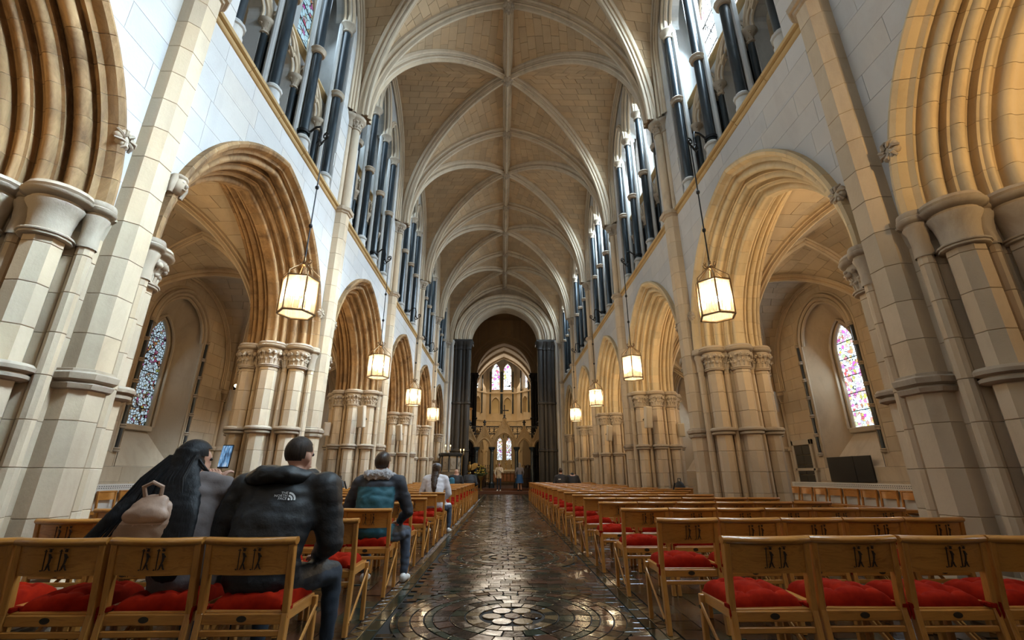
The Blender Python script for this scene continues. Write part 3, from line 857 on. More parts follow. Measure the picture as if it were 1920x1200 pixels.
    if ridge:
        y0, y1 = P(bays[0]), P(bays[-1] + 1); n = len(bays) * 2
        for k in range(n):
            a, b = y0 + (y1 - y0) * k / n, y0 + (y1 - y0) * (k + 1) / n
            part('ridge_rib', MB().rings([[(xc + u, y, zs + h + .02 - v) for u, v in pf] for y in (a, b)], cap=True), rib, root)
    bm = MB(); r = bossr
    bm.lathe([(0, -.10), (r * .5, -.10), (r * .62, -.07), (r * .8, -.06), (r, -.03), (r * 1.05, 0), (r, .05), (r * .8, .1)], 16)
    for k in range(8):
        a = 2 * pi * k / 8; bm.ball((r * .85 * cos(a), r * .85 * sin(a), -.06), (r * .24, r * .24, .05), 7, 5); bm.ball((r * .42 * cos(a + .4), r * .42 * sin(a + .4), -.11), (r * .17, r * .17, .04), 6, 4)
    bm.ball((0, 0, -.12), (r * .28, r * .28, .05), 8, 5)
    me = bm.mesh('vault_boss', S_CARVE, 50)
    for b in bays: ob('vault_boss', me, root, (xc, P(b) + HALF, zs + h - rd))
    if ridge:
        for b in piers: ob('vault_boss', me, root, (xc, P(b), zs + h - rd))
ceil = struct('ceiling')
vault(ceil, 0, 3.78, ZSPR - .02, ZRIDGE - ZSPR, .22, 11.4, 24, S_VAULT, S_RIB, range(NB), stones=290, wallX=3.98, rw=.155, rd=.27)
for s, nm in ((1, 'right'), (-1, 'left')):
    r = struct('ceiling_aisle_' + nm)
    vault(r, s * 6.95, 1.72, 3.62, 2.75, .35, 4.2, 14, S_AISLE, S_RIB, range(NB), rw=.09, rd=.15, ridge=False, stepL=.7, bossr=.12, wallX=1.86)

# ------------------------------------------------------------------ aisle walls with their windows
XW = 8.80
OUT_W = [(-1.0, 1.32)] + lancet(1.0, 4.72, 1.12, 12) + [(1.0, 1.32)]
def strip_outline(w, z0, zs, rise, n=12): return [(-w, z0)] + lancet(w, zs, rise, n) + [(w, z0)]
def lancet_hole(yc, w, z0, zs, rise):
    R = (w * w + rise * rise) / (2 * w); c = R - w
    def f(z):
        if z < z0 - .02 or z > zs + rise: return None
        x = w if z <= zs else sqrt(max(0, R * R - (z - zs) ** 2)) - c
        return (yc - x, yc + x) if x > 0 else None
    return f
JAMB = MB()
for k in range(6):
    z = 1.66 + k * .52
    JAMB.lathe([(.045, z + .04), (.045, z + .48)], 10)
JAMB = JAMB.mesh('jamb_marble_shaft', MARBLE, 40)
JR = MB()
for k in range(7):
    z = 1.66 + k * .52
    JR.lathe([(.04, z - .05), (.075, z - .045), (.085, z - .02), (.06, z), (.085, z + .02), (.075, z + .045), (.04, z + .05)], 10)
JR = JR.mesh('jamb_ring', S_CARVE, 40)
RESP = MB()
for dx, dy, r in ((-.10, 0, .11), (0, -.15, .075), (0, .15, .075)): RESP.lathe([(r + .06, .0), (r + .06, .3), (r, .36), (r, 1.8), (r + .05, 1.82), (r + .06, 1.88), (r + .03, 1.92), (r, 1.94), (r, 3.25), (r + .03, 3.27), (r, 3.3), (r + .07, 3.48), (r + .1, 3.5), (r + .1, 3.58), (r + .04, 3.62), (0, 3.62)], 10, (dx, dy, 0))
RESP = RESP.mesh('wall_respond', S_AISLE, 40)
aisle_root = {s: struct('wall_aisle_' + ('right' if s > 0 else 'left')) for s in (1, -1)}
for s in (1, -1):
    for i in range(-1, NB):
        yc = P(i) + HALF; root = aisle_root[s]
        st = MB(); bk = MB(); rnd = random.Random(200 + i)
        hole = lancet_hole(yc, 1.02, 1.32, 4.72, 1.14) if i >= 0 else None
        ashlar(lambda p: st.block(p, lambda u, z, h: (s * (XW - h), u, z), .008, .006), yc - HALF, yc + HALF, 0, 6.5, None, hole, .33, .8, rnd)
        zs_ = sorted([6.55 * k / 60 for k in range(61)] + [1.2985, 1.3005])
        if hole:
            for sg in (0, 1):
                bk.rings([[(s * (XW + .015), (yc - HALF, yc + HALF)[sg], z), (s * (XW + .015), (hole(z) or (yc, yc))[sg], z)] for z in zs_], closed=False)
        else: bk.box(s * (XW + .015), s * (XW + .3), yc - HALF, yc + HALF, 0, 6.6)
        part('wall_backing', bk, MORTAR, root); part('wall_stones', st, S_AISLE, root, kind='stuff')
        ob('wall_respond', RESP, root, (s * (XW + .02), P(i + 1), 0), (0, 0, 0 if s > 0 else pi))
        if i < 0: continue
        wn += 1; w = struct('window_%d' % wn)
        em = MB(); A = strip_outline(1.0, 1.30, 4.72, 1.12); B = strip_outline(.40, 2.30, 4.35, .80)
        em.rings([[(s * (XW - .01), yc + y, z) for y, z in A], [(s * (XW + .12), yc + y * .93, z + .03) for y, z in A], [(s * (XW + .66), yc + y, z) for y, z in B]], closed=True)
        part('embrasure', em, S_AISLE, w)
        mo = MB()
        o1 = lancet(1.0, 4.72, 1.12, 14)
        moulding(mo, o1, XW, s, yc, 0, [(.0, .0, .05), (.11, -.03, .055), (.20, -.0, .035), (-.09, .04, .045)])
        moulding(mo, [(-.42, 2.3)] + lancet(.42, 4.35, .82, 10) + [(.42, 2.3)], XW + .58, s, yc, 0, [(0, .0, .05), (.09, -.08, .04)])
        mo.hexa([(s * (XW + x), yc + y, z) for x in (.48, .70) for y in (-.5, .5) for z in (2.18, 2.32)], 0, .02)
        part('window_moulding', mo, S_AISLE, w)
        for sg in (-1, 1):
            ob('jamb_shaft', JAMB, w, (s * (XW - .01), yc + sg * 1.10, 0)); ob('jamb_rings', JR, w, (s * (XW - .01), yc + sg * 1.10, 0))
            jf = MB(); jf.tube([(s * (XW - .0), yc + sg * 1.20, 1.6), (s * XW, yc + sg * 1.20, 4.78)], .03, 6); jf.tube([(s * (XW + .03), yc + sg * .99, 1.6), (s * (XW + .03), yc + sg * .99, 4.78)], .03, 6); part('jamb_fillet', jf, S_AISLE, w)
        gl = MB(); g = strip_outline(.41, 2.30, 4.35, .80); gl.add([(s * (XW + .64), yc + y, z) for y, z in g], [tuple(range(len(g)))])
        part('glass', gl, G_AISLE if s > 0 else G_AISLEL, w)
        ba = MB()
        for z in np.arange(2.75, 5.0, .47): ba.bar((s * (XW + .62), yc - .39, z), (s * (XW + .62), yc + .39, z), .02, .02)
        part('saddle_bars', ba, IRON, w)

# ------------------------------------------------------------------ floor
def mk_tile():
    m, nt, b = new_mat('glazed_floor_tile'); L = nt.links
    geo = N(nt, 'ShaderNodeNewGeometry'); oi = N(nt, 'ShaderNodeObjectInfo')
    r = N(nt, 'ShaderNodeMath', operation='ADD'); L.new(geo.outputs['Random Per Island'], r.inputs[0]); L.new(oi.outputs['Random'], r.inputs[1])
    fr = N(nt, 'ShaderNodeMath', operation='FRACT'); L.new(r.outputs[0], fr.inputs[0])
    c = ramp(nt, fr.outputs[0], [(0, (.020, .012, .008)), (.25, (.040, .020, .011)), (.5, (.026, .022, .013)), (.68, (.060, .030, .014)), (.8, (.014, .018, .013)), (1, (.08, .046, .02))])
    n = noise(nt, geo.outputs['Position'], 26, 5, .7)
    L.new(mixc(nt, ramp(nt, n, [(.45, (0, 0, 0)), (.62, (.6, .6, .6))]), c, (.012, .008, .005)), b.inputs['Base Color'])
    L.new(ramp(nt, noise(nt, geo.outputs['Position'], 9, 4), [(.3, (.09, .09, .09)), (.7, (.22, .22, .22))]), b.inputs['Roughness'])
    b.inputs['Specular IOR Level'].default_value = .5
    bump(nt, b, noise(nt, geo.outputs['Position'], 14, 3, .6), .16, .012); return m
TILE = mk_tile()
TILE_RED = plain('red_glazed_tile', (.055, .022, .012), .2, bumpscale=20, bs=.15)
TILE_OCH = plain('ochre_glazed_tile', (.11, .066, .026), .2, bumpscale=20, bs=.15)
TILE_GRN = plain('dark_green_glazed_tile', (.018, .024, .014), .18, bumpscale=20, bs=.15)
floor = struct('floor')
fb = MB(); fb.box(-9.2, 9.2, -7.2, 30.2, -.3, -.012); part('floor_bed', fb, plain('tile_grout', (.012, .009, .007), .7), floor)
RND = random.Random(5)
ROUND = [4.38 + 2.85 * k for k in range(9)]
def tile(mb, poly, m=0, h=.0, tilt=.0035, g=.0025):
    cx = sum(p[0] for p in poly) / len(poly); cy = sum(p[1] for p in poly) / len(poly)
    a, b = RND.gauss(0, tilt), RND.gauss(0, tilt); dz = RND.uniform(-.001, .001)
    f = lambda k, z: [(cx + (x - cx) * k, cy + (y - cy) * k, z + (a * (x - cx) + b * (y - cy)) * 4 + dz) for x, y in poly]
    d = max(.02, min(sqrt((x - cx) ** 2 + (y - cy) ** 2) for x, y in poly))
    k1, k2 = 1 - g / d, 1 - g * 2.2 / d; n = len(poly)
    vs = f(k2, h) + f(k1, h - .0015) + [(x, y, -.014) for x, y, z in f(k1, 0)]
    mb.add(vs, [tuple(range(n))] + [(r * n + i, r * n + (i + 1) % n, (r + 1) * n + (i + 1) % n, (r + 1) * n + i) for r in (0, 1) for i in range(n)], m)
def annular(r0, r1, a0, a1, cy, n=2):
    return [(r0 * cos(a0 + (a1 - a0) * k / n), cy + r0 * sin(a0 + (a1 - a0) * k / n)) for k in range(n + 1)] + [(r1 * cos(a1 + (a0 - a1) * k / n), cy + r1 * sin(a1 + (a0 - a1) * k / n)) for k in range(n + 1)]
single = 0
TM = [TILE, TILE_RED, TILE_OCH, TILE_GRN]
stuff = MB()
def lay(poly, m=0, near=False):
    global single
    if near and single < 295:
        mb = MB(); tile(mb, poly); single += 1; part('floor_tile', mb, TM[m], floor)
    else: tile(stuff, poly, m)
for q, cy in enumerate(ROUND):
    near = q == 0; alt = q % 2
    cy_ = cy
    for k in range(6):                                         # petals round the eye
        a = 2 * pi * k / 6; lay([(.17 * cos(a) + .085 * cos(t), cy + .17 * sin(a) + .085 * sin(t)) for t in [2 * pi * j / 10 for j in range(10)]], 2 if k % 2 else 0, q < 2)
    lay([(.07 * cos(2 * pi * j / 10), cy + .07 * sin(2 * pi * j / 10)) for j in range(10)], 1, q < 2)
    for r0, r1, n, ms in ((.275, .39, 20, (0, 2)), (.40, .52, 18, (0, 0, 3)), (.525, .66, 24, (0, 1, 0)), (.665, .73, 30, (3,) if not alt else (3,)), (.735, .84, 34, (0, 1)), (.845, .94, 40, (0, 0, 2))):
        for k in range(n):
            lay(annular(r0, r1, 2 * pi * k / n, 2 * pi * (k + 1) / n, cy), ms[k % len(ms)], q < 2)
# rectangular bands between the roundels
def inround(x, y):
    return any((x - 0) ** 2 + (y - cy) ** 2 < .985 ** 2 for cy in ROUND)
y = 2.2
row = 0
while y < 29.8:
    hgt = .085 + .05 * (row % 3 == 0); x = -1.02 + (.07 if row % 2 else 0)
    while x < 1.02:
        w = RND.choice((.13, .17, .21)); x1 = min(1.02, x + w); cx, cyy = (x + x1) / 2, y + hgt / 2
        if x1 - x > .03 and not inround(cx, cyy):
            lay([(x, y), (x1, y), (x1, y + hgt), (x, y + hgt)], RND.choice((0, 0, 0, 1, 3)), False)
        x = x1
    y += hgt; row += 1
# ring corners: filler tiles are cut by the roundel edge, lay small setts there
for cy in ROUND:
    for k in range(56):
        a = 2 * pi * k / 56; lay(annular(.945, 1.0, a, a + 2 * pi / 56, cy, 1), (0, 3)[k % 2])
# long borders beside the aisle and the squares under the chairs
for sx in (-1, 1):
    y = 2.2; k = 0
    while y < 29.8:
        lay([(sx * 1.03, y), (sx * 1.12, y), (sx * 1.12, y + .26), (sx * 1.03, y + .26)], 3)
        for d in (0, 1):                                       # zigzag border
            y0 = y + d * .13; lay([(sx * 1.13, y0), (sx * 1.22, y0 + .065), (sx * 1.13, y0 + .13)], 2); lay([(sx * 1.225, y0 + .07), (sx * 1.225, y0 + .19), (sx * 1.14, y0 + .13)], 0)
        y += .26; k += 1
    for gy in range(int((29.8 - 2) / .22)):
        for gx in range(34):
            x0 = 1.235 + gx * .22; yy = 2 + gy * .22
            lay([(sx * x0, yy), (sx * (x0 + .22), yy), (sx * (x0 + .22), yy + .22), (sx * x0, yy + .22)], RND.choice((0, 0, 3, 0, 1)))
part('floor_tiles', stuff, TM, floor, kind='stuff')

# ------------------------------------------------------------------ west end, behind the camera
ww_ = struct('wall_west'); mb = MB(); mb.box(-9.2, 9.2, -7.6, -7.2, -.3, 15); part('west_wall', mb, S_WALL, ww_)
for s in (1, -1):
    mb = MB(); mb.box(s * XF, s * XB, -7.2, P(0) - .6, 0, 14.2); mb.box(s * XB, s * 9.2, -7.2, P(0) - 2, 6.4, 6.6)
    mb.box(s * XF, s * 5.9, P(0) - .6, P(0) , ZCAP, 14.2)
    part('nave_wall_west', mb, S_WALL, roots[s])
    mb = MB(); mb.box(s * 5.75, s * 5.9, -7.2, P(NB), 6.4, 15.2); part('outer_clerestory_wall', mb, S_AISLE, roots[s])
mb = MB(); mb.box(-6, 6, -7.2, P(0), 14.3, 14.5); mb.box(-6, 6, P(0), P(NB), 14.6, 14.8); part('roof_shell', mb, S_VAULT, ceil)

# ------------------------------------------------------------------ east end: crossing, choir and apse
YE = P(NB)
east = struct('wall_east')
def arch_wall(mb, y0, y1, half, wide, zs, rise, z1, xm=0):
    """wall across the nave with one pointed opening"""
    o = lancet(half, zs, rise, 14)
    for Y in (y0, y1):
        for sg in (-1, 1): mb.add([(xm + sg * half, Y, 0), (xm + sg * wide, Y, 0), (xm + sg * wide, Y, z1), (xm + sg * half, Y, z1)][::sg], [(0, 1, 2, 3)])
        for a, b in zip(o[:-1], o[1:]): mb.add([(xm + a[0], Y, a[1]), (xm + b[0], Y, b[1]), (xm + b[0], Y, z1), (xm + a[0], Y, z1)], [(0, 1, 2, 3)])
    full = [(-half, 0)] + o + [(half, 0)]
    mb.rings([[(xm + x, Y, z) for x, z in full] for Y in (y0, y1)], closed=False)
def cross_arch(root, y, half, zs, rise, orders, mat, lumps=True, d=1.0):
    """moulded orders and a carved band round a crossing arch"""
    for k in range(orders):
        w = half + .13 + .27 * k; o = lancet(w, zs, rise + .10 + .22 * k, 16); mb = MB()
        path = [(x, y + .26 - .11 * k, z) for x, z in o]
        mb.tube(path, .10, 8, cap=False)
        mb.tube([(x * (1 + .10 / w), y + .2 - .11 * k, z + .06) for x, z in o], .05, 6, cap=False)
        mb.tube([(x * (1 - .11 / w), y + .36 - .11 * k, z - .05) for x, z in o], .045, 6, cap=False)
        part('arch_order', mb, mat, root)
    if lumps:
        mb = MB(); w = half + .50; o = lancet(w, zs, rise + .42, 28)
        for a, b in zip(o[:-1], o[1:]):
            for f in (.25, .75):
                mb.ball((a[0] + (b[0] - a[0]) * f, y + .02, a[1] + (b[1] - a[1]) * f), (.07, .06, .07), 6, 4)
        part('carved_band', mb, S_CARVE, root)
        mb = MB(); o = lancet(half + 1.03, zs, rise + .90, 16); mb.tube([(x, y - .04, z) for x, z in o], .07, 8, cap=False); part('hood_mould', mb, mat, root)
mb = MB(); arch_wall(mb, YE + .25, YE + 1.4, 2.35, 9.2, 9.9, 2.45, 14.6); part('crossing_wall', mb, S_RIB, east)
cross_arch(east, YE, 2.35, 9.9, 2.45, 4, S_RIB)
def dark_pier(root, xs, y0, z1, name='dark_pier'):
    for sg in (-1, 1):
        pr = struct(name); pr.parent = root
        mb = MB(); x0, x1 = xs
        mb.hexa([(sg * x, y, z) for x in (x0 + .12, x1) for y in (y0 + .12, y0 + 1.2) for z in (0, z1 - .3)], 0, .03)
        part('pier_core', mb, S_DARK, pr)
        for k in range(4):
            xx = x0 + .14 + (x1 - x0 - .25) * k / 3
            sh = MB(); r = .17 if k % 2 == 0 else .10
            sh.lathe([(r + .12, 0), (r + .12, .5), (r + .02, .6), (r, .62)] + [(r, z1 - .55)], 10, (sg * xx, y0 + .1 + .02 * k, 0))
            part('marble_shaft', sh, S_DARK, pr)
            rg = MB()
            for z in (2.6, 5.6): rg.lathe([(r, z - .1), (r + .07, z - .06), (r + .08, z + .05), (r, z + .1)], 10, (sg * xx, y0 + .1 + .02 * k, 0))
            rg.lathe([(r, z1 - .6), (r + .04, z1 - .56), (r + .01, z1 - .5), (r + .05, z1 - .3), (r + .15, z1 - .14), (r + .17, z1 - .02), (r + .1, z1), (0, z1)], 10, (sg * xx, y0 + .1 + .02 * k, 0))
            part('ring_and_capital', rg, S_DARK, pr)
        mb = MB(); mb.hexa([(sg * x, y, z) for x in (x0 - .12, x1 + .08) for y in (y0 - .16, y0 + 1.3) for z in (z1 - .05, z1 + .12)], 0, .03); part('abacus', mb, S_DARK, pr)
dark_pier(east, (2.30, 3.42), YE + .05, 9.8)
for sg in (-1, 1):
    mb = MB()
    for k, (x, r) in enumerate(((3.56, .10), (3.74, .07), (3.88, .12))): mb.lathe([(r + .05, 0), (r + .05, .4), (r, .5), (r, 9.5), (r + .12, 9.75), (r + .12, 9.85), (r, 9.9)], 10, (sg * x, YE + .05, 0))
    part('wall_shafts', mb, S_WALL, east)
# crossing
mb = MB()
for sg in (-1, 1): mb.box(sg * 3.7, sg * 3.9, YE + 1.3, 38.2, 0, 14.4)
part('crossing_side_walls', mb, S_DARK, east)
mb = MB(); mb.box(-4, 4, YE + 1.3, 38.2, 14.3, 14.5); part('crossing_ceiling', mb, S_VAULT, east)
mb = MB(); mb.lathe([(.55, 0), (.62, -.08), (.75, -.1), (.8, -.02)], 20, (0, 35.0, 14.28)); mb.lathe([(0, -.03), (.3, -.06), (.32, -.02)], 8, (0, 35.0, 14.29)); part('ceiling_roundel', mb, S_RIB, east)
mb = MB(); arch_wall(mb, 38.25, 39.2, 2.36, 4.0, 9.4, 2.75, 14.4); part('choir_arch_wall', mb, S_VAULT, east)
cross_arch(east, 38.0, 2.36, 9.4, 2.75, 3, S_VAULT, False)
dark_pier(east, (2.32, 3.3), 38.05, 9.3, 'choir_dark_pier')
# choir: side walls, ribbed pointed vault
choir = struct('ceiling_choir')
mb = MB(); o = lancet(3.1, 8.4, 4.2, 14); mb.rings([[(x, Y, z) for x, z in [(-3.1, 0)] + o + [(3.1, 0)]] for Y in (39.2, 45.2)], closed=False); part('choir_vault', mb, S_AISLE, choir)
for Y in (40.5, 42.8, 45.1):
    mb = MB(); mb.tube([(x * .98, Y, z - .06) for x, z in o], .11, 8); part('choir_rib', mb, S_RIB, choir)
# apse: three faces
apse = struct('wall_apse'); AX = -.22; YA = 47.0
def face(cx, cy, ang, half, name, win=True, arch=True):
    """one apse face, local x along the wall, local -y towards the nave"""
    f = struct(name); f.parent = apse; f.location = (cx, cy, 0); f.rotation_euler = (0, 0, ang)
    ops = []
    S = lambda p: (p[0], 0, p[1])
    mb = MB()
    def plate(z0, z1, ops):
        m2 = MB(); opening_wall(m2, ops, -half, half, z0, z1, 0, .5, 1, 0)
        mb.add([(p[1], p[0], p[2]) for p in m2.v], m2.f)
    n = [-.62, .62] if half > 1.4 else [0]
    plate(0, 6.4, [(0, lancet(min(1.45, half * .8), 3.4, 2.1), 0)] if arch else [])
    plate(6.4, 9.2, [(c, lancet(.40, 8.15, .62), 7.15) for c in n])
    plate(9.2, 14.2, [(c, lancet(.41, 11.6, .85), 9.6) for c in n])
    part('face_wall', mb, S_AISLE, f)
    mo = MB()
    for c in n:
        mo2 = MB(); moulding(mo2, [(-.46, 9.5)] + lancet(.46, 11.6, .9) + [(.46, 9.5)], -.05, 1, 0, c, [(0, 0, .07), (.12, -.02, .05)]); moulding(mo2, [(-.44, 7.1)] + lancet(.44, 8.15, .66) + [(.44, 7.1)], -.05, 1, 0, c, [(0, 0, .05)])
        mo.add([(p[1], p[0], p[2]) for p in mo2.v], mo2.f)
    if half > 1.4:
        mo2 = MB(); moulding(mo2, [(-1.3, 9.3)] + lancet(1.3, 11.5, 2.0) + [(1.3, 9.3)], -.05, 1, 0, 0, [(0, 0, .08), (.14, 0, .05)]); mo.add([(p[1], p[0], p[2]) for p in mo2.v], mo2.f)
        mo.lathe([(.22, 0), (.30, 0), (.32, .06), (.22, .06)], 16); 
        mo.v[-64:] = [(x, -.06 + z * .5, 12.6 + y) for x, y, z in mo.v[-64:]]
    if arch:
        mo2 = MB(); w = min(1.5, half * .82); moulding(mo2, lancet(w, 3.4, 2.15), -.05, 1, 0, 0, [(0, 0, .09), (.16, -.02, .07), (.32, 0, .05)]); mo.add([(p[1], p[0], p[2]) for p in mo2.v], mo2.f)
    for z in (6.4, 9.25): mo.box(-half, half, -.12, .02, z - .06, z + .06)
    part('face_mouldings', mo, S_AISLE, f)
    cs = MB()
    for c in sorted(set([x + d for x in n for d in (-.56, .56)])):
        cs.lathe([(.07, 7.1), (.07, 9.15)], 8, (c, -.1, 0)); cs.lathe([(.08, 9.35), (.08, 11.5)], 8, (c, -.1, 0))
    part('dark_shafts', cs, MARBLE, f)
    tl = MB(); rnd = random.Random(3)                           # small square facing tiles above the arch
    hole = lancet_hole(0, min(1.72, half * .98), 0, 3.4, 2.5) if arch else None
    ashlar(lambda p: tl.block(p, lambda u, z, h: (u, -h, z), .012, .006), -half + .05, half - .05, 4.3, 6.3, None, hole, .22, .24, rnd)
    part('facing_tiles', tl, S_AISLE, f, kind='stuff')
    nb = MB()
    for c in n: nb.add([(c - .41, .45, 7.1), (c + .41, .45, 7.1), (c + .41, .45, 8.9), (c - .41, .45, 8.9)], [(0, 1, 2, 3)])
    part('niche_back', nb, G_WARM, f)
    return f, n
global_w = []
for cx, cy, ang, half, nm in ((AX, YA, 0, 1.75, 'apse_centre_face'), (AX - 2.45, YA - 1.1, radians(50), 1.35, 'apse_north_face'), (AX + 2.45, YA - 1.1, radians(-50), 1.35, 'apse_south_face')):
    f, n = face(cx, cy, ang, half, nm)
    for c in n:
        wn += 1; w = struct('window_%d' % wn); w.location = (cx, cy, 0); w.rotation_euler = (0, 0, ang)
        g = [(-.42, 9.6)] + lancet(.42, 11.6, .86) + [(.42, 9.6)]
        gl = MB(); gl.add([(c + x, .4, z) for x, z in g], [tuple(range(len(g)))]); part('glass', gl, G_APSE, w)
        ba = MB()
        for z in np.arange(10.0, 12.2, .4): ba.bar((c - .4, .36, z), (c + .4, .36, z), .03, .03)
        ba.bar((c, .37, 9.6), (c, .37, 12.3), .02, .02, (0, 1, 0)); part('saddle_bars', ba, IRON, w)
for x in (-1.0, .5):
    spot('niche_lamp', (AX - .62 * (1 if x < 0 else -1), YA + .25, 7.0), (AX - .62 * (1 if x < 0 else -1), YA + .45, 8.6), 70, (1, .78, .42), 110)
mb = MB()
for sg in (-1, 1):
    for (x, y) in ((AX + sg * 1.75, YA - .1), (AX + sg * 3.25, YA - 2.2)):
        mb.lathe([(.22, 0), (.22, .5), (.14, .6), (.14, 3.2), (.26, 3.4), (.26, 3.5)], 10, (x, y, 0)); mb.lathe([(.10, 3.5), (.10, 12.2), (.2, 12.4)], 10, (x, y, 0))
    mb.tube([(AX + sg * 1.75, YA - .12, 12.3), (AX + sg * 1.2, YA - 1.0, 12.9), (AX, YA - 2.2, 13.1)], .12, 8)
part('apse_ribs', mb, S_AISLE, apse)
# eastern chapel seen through the arch
ch = struct('wall_chapel'); mb = MB()
m2 = MB(); opening_wall(m2, [(-.40, lancet(.29, 4.5, .6), 2.7), (.62, lancet(.29, 4.5, .6), 2.7)], -5, 5, 0, 7, 0, .3, 1, 0); mb.add([(p[1], 52 + p[0], p[2]) for p in m2.v], m2.f)
for sg in (-1, 1): mb.box(sg * 4.8, sg * 5, 44, 52, 0, 7)
mb.box(-5, 5, 47.3, 52.2, 6.9, 7.1)
part('chapel_wall', mb, S_AISLE, ch)
for x in (-.40, .62):
    wn += 1; w = struct('window_%d' % wn); g = [(-.28, 2.7)] + lancet(.28, 4.5, .58) + [(.28, 2.7)]
    gl = MB(); gl.add([(x + a, 52.2, z) for a, z in g], [tuple(range(len(g)))]); part('glass', gl, G_CHAP, w)
    ba = MB(); [ba.bar((x - .28, 52.15, z), (x + .28, 52.15, z), .03, .03) for z in (3.2, 3.7, 4.2, 4.7)]; part('saddle_bars', ba, IRON, w)
# raised floor of the choir
CARPET = plain('russet_carpet', (.12, .045, .02), .9, bumpscale=30)
tr = struct('floor_choir'); mb = MB(); mb.box(-9.2, 9.2, YE + .25, 31.0, -.3, .15, c=.01); part('step', mb, CARPET, tr)
mb = MB(); mb.box(-9.2, 9.2, 31.0, 40, -.3, .30, c=.01); part('step', mb, CARPET, tr)
mb = MB(); mb.box(-6, 6, 40, 54, -.3, .55, c=.01); part('step', mb, S_AISLE, tr)
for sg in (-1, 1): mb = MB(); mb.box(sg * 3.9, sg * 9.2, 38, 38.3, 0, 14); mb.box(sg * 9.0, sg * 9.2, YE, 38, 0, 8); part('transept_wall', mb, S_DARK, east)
mb = MB(); mb.box(-9.2, 9.2, YE + .3, 38.3, 14.5, 14.7); part('transept_roof', mb, S_VAULT, east)

# ------------------------------------------------------------------ choir screen
S_SCR = stone('screen_carved_stone', (.40, .28, .15), (.2, .12, .05), .4, .1)
scr = thing('choir_screen', 'carved stone choir screen with five crocketed gables and a cross', 'screen', (0, 31.4, .30))
CX = [-2.82, -1.85, -.80, .86, 1.92, 2.86]
for x in CX:
    mb = MB(); mb.lathe([(.20, 0), (.20, .28), (.13, .36), (.12, .4), (.12, 2.3), (.15, 2.32), (.13, 2.36), (.22, 2.52), (.23, 2.6), (0, 2.6)], 10, (x, 0, 0)); part('column', mb, MARBLE, scr)
for k in range(5):
    x0, x1 = CX[k], CX[k + 1]; c = (x0 + x1) / 2; w = (x1 - x0) / 2; zt = 4.45 if k == 2 else 3.92
    o = lancet(w - .13, 2.6, (w - .1) * 1.25, 8)
    gable = [(-w + .0, 2.6)] + [(-w + .02, 2.95), (0, zt), (w - .02, 2.95), (w, 2.6)]
    g = MB()
    for Y in (-.14, .14):
        pts = [(-w, 2.6)] + o + [(w, 2.6)]
        def top(x): return 2.95 + (zt - 2.95) * (1 - abs(x) / w)
        for a, b in zip(pts[:-1], pts[1:]): g.add([(c + a[0], Y, a[1]), (c + b[0], Y, b[1]), (c + b[0], Y, top(b[0])), (c + a[0], Y, top(a[0]))], [(0, 1, 2, 3)])
    g.rings([[(c + x, Y, z) for x, z in o] for Y in (-.14, .14)], closed=False)
    g.rings([[(c + x, Y, top(x)) for x in (-w, 0, w)] for Y in (-.14, .14)], closed=False)
    gp = part('gable', g, S_SCR, scr)
    m = MB()
    for sg in (-1, 1): m.bar((c + sg * w, -.15, 2.98), (c, -.15, zt + .05), .08, .07, (0, -1, 0)); m.bar((c + sg * w * .8, -.15, 3.0), (c, -.15, zt - .25), .03, .03, (0, -1, 0))
    m.tube([(c + x * 1.04, -.15, z + .04) for x, z in o], .04, 6, cap=False); m.tube([(c + x * .9, -.10, z - .03) for x, z in o], .03, 6, cap=False)
    m.lathe([(.05, 0), (.09, .02), (.05, .05)], 8, (0, 0, 0)); m.v[-24:] = [(c + p[0] * 1.6, -.17 + p[2], zt - .55 + p[1] * 1.6) for p in m.v[-24:]]
    part('gable_moulding', m, S_SCR, gp)
    n = 7 if k == 2 else 5
    for sg in (-1, 1):
        for q in range(n):
            f = (q + .6) / n; x = c + sg * w * (1 - f); z = 2.98 + (zt - 2.95) * f
            cr = MB(); cr.ball((x + sg * .05, 0, z + .06), (.045, .05, .045), 6, 4); cr.ball((x + sg * .08, 0, z + .10), (.03, .04, .03), 5, 3)
            part('crocket', cr, S_SCR, gp)
    fi = MB()
    if k == 2:
        fi.lathe([(.06, 0), (.11, .06), (.07, .12), (.05, .2), (.09, .24), (.04, .3)], 8, (c, 0, zt)); fi.box(c - .035, c + .035, -.03, .03, zt + .28, zt + .92, c=.008); fi.box(c - .24, c + .24, -.03, .03, zt + .56, zt + .63, c=.008)
        for dx, z in ((-.25, .595), (.25, .595), (0, .93)): fi.ball((c + dx, 0, zt + z), .05, 6, 4)
        part('cross', fi, S_DARK, scr)
    else:
        fi.lathe([(.03, 0), (.03, .1), (.10, .15), (.05, .22), (.12, .30), (.10, .36), (.04, .42), (.05, .46), (0, .5)], 8, (c, 0, zt)); part('finial', fi, S_DARK, scr)
mb = MB()                                                    # pierced dark parapet behind the gables
for x in np.arange(-2.75, 2.8, .32): mb.lathe([(.09, 0), (.11, .02), (.09, .04)], 8, (0, 0, 0)); mb.v[-24:] = [(x + p[0] * 1.5, .18 + p[2], 3.72 + p[1] * 1.5) for p in mb.v[-24:]]; mb.bar((x + .16, .2, 3.2), (x + .16, .2, 3.95), .05, .05, (0, 1, 0))
mb.box(-2.85, 2.9, .15, .27, 3.92, 4.0); mb.box(-2.85, 2.9, .15, .27, 3.45, 3.52)
part('pierced_parapet', mb, S_DARK, scr)
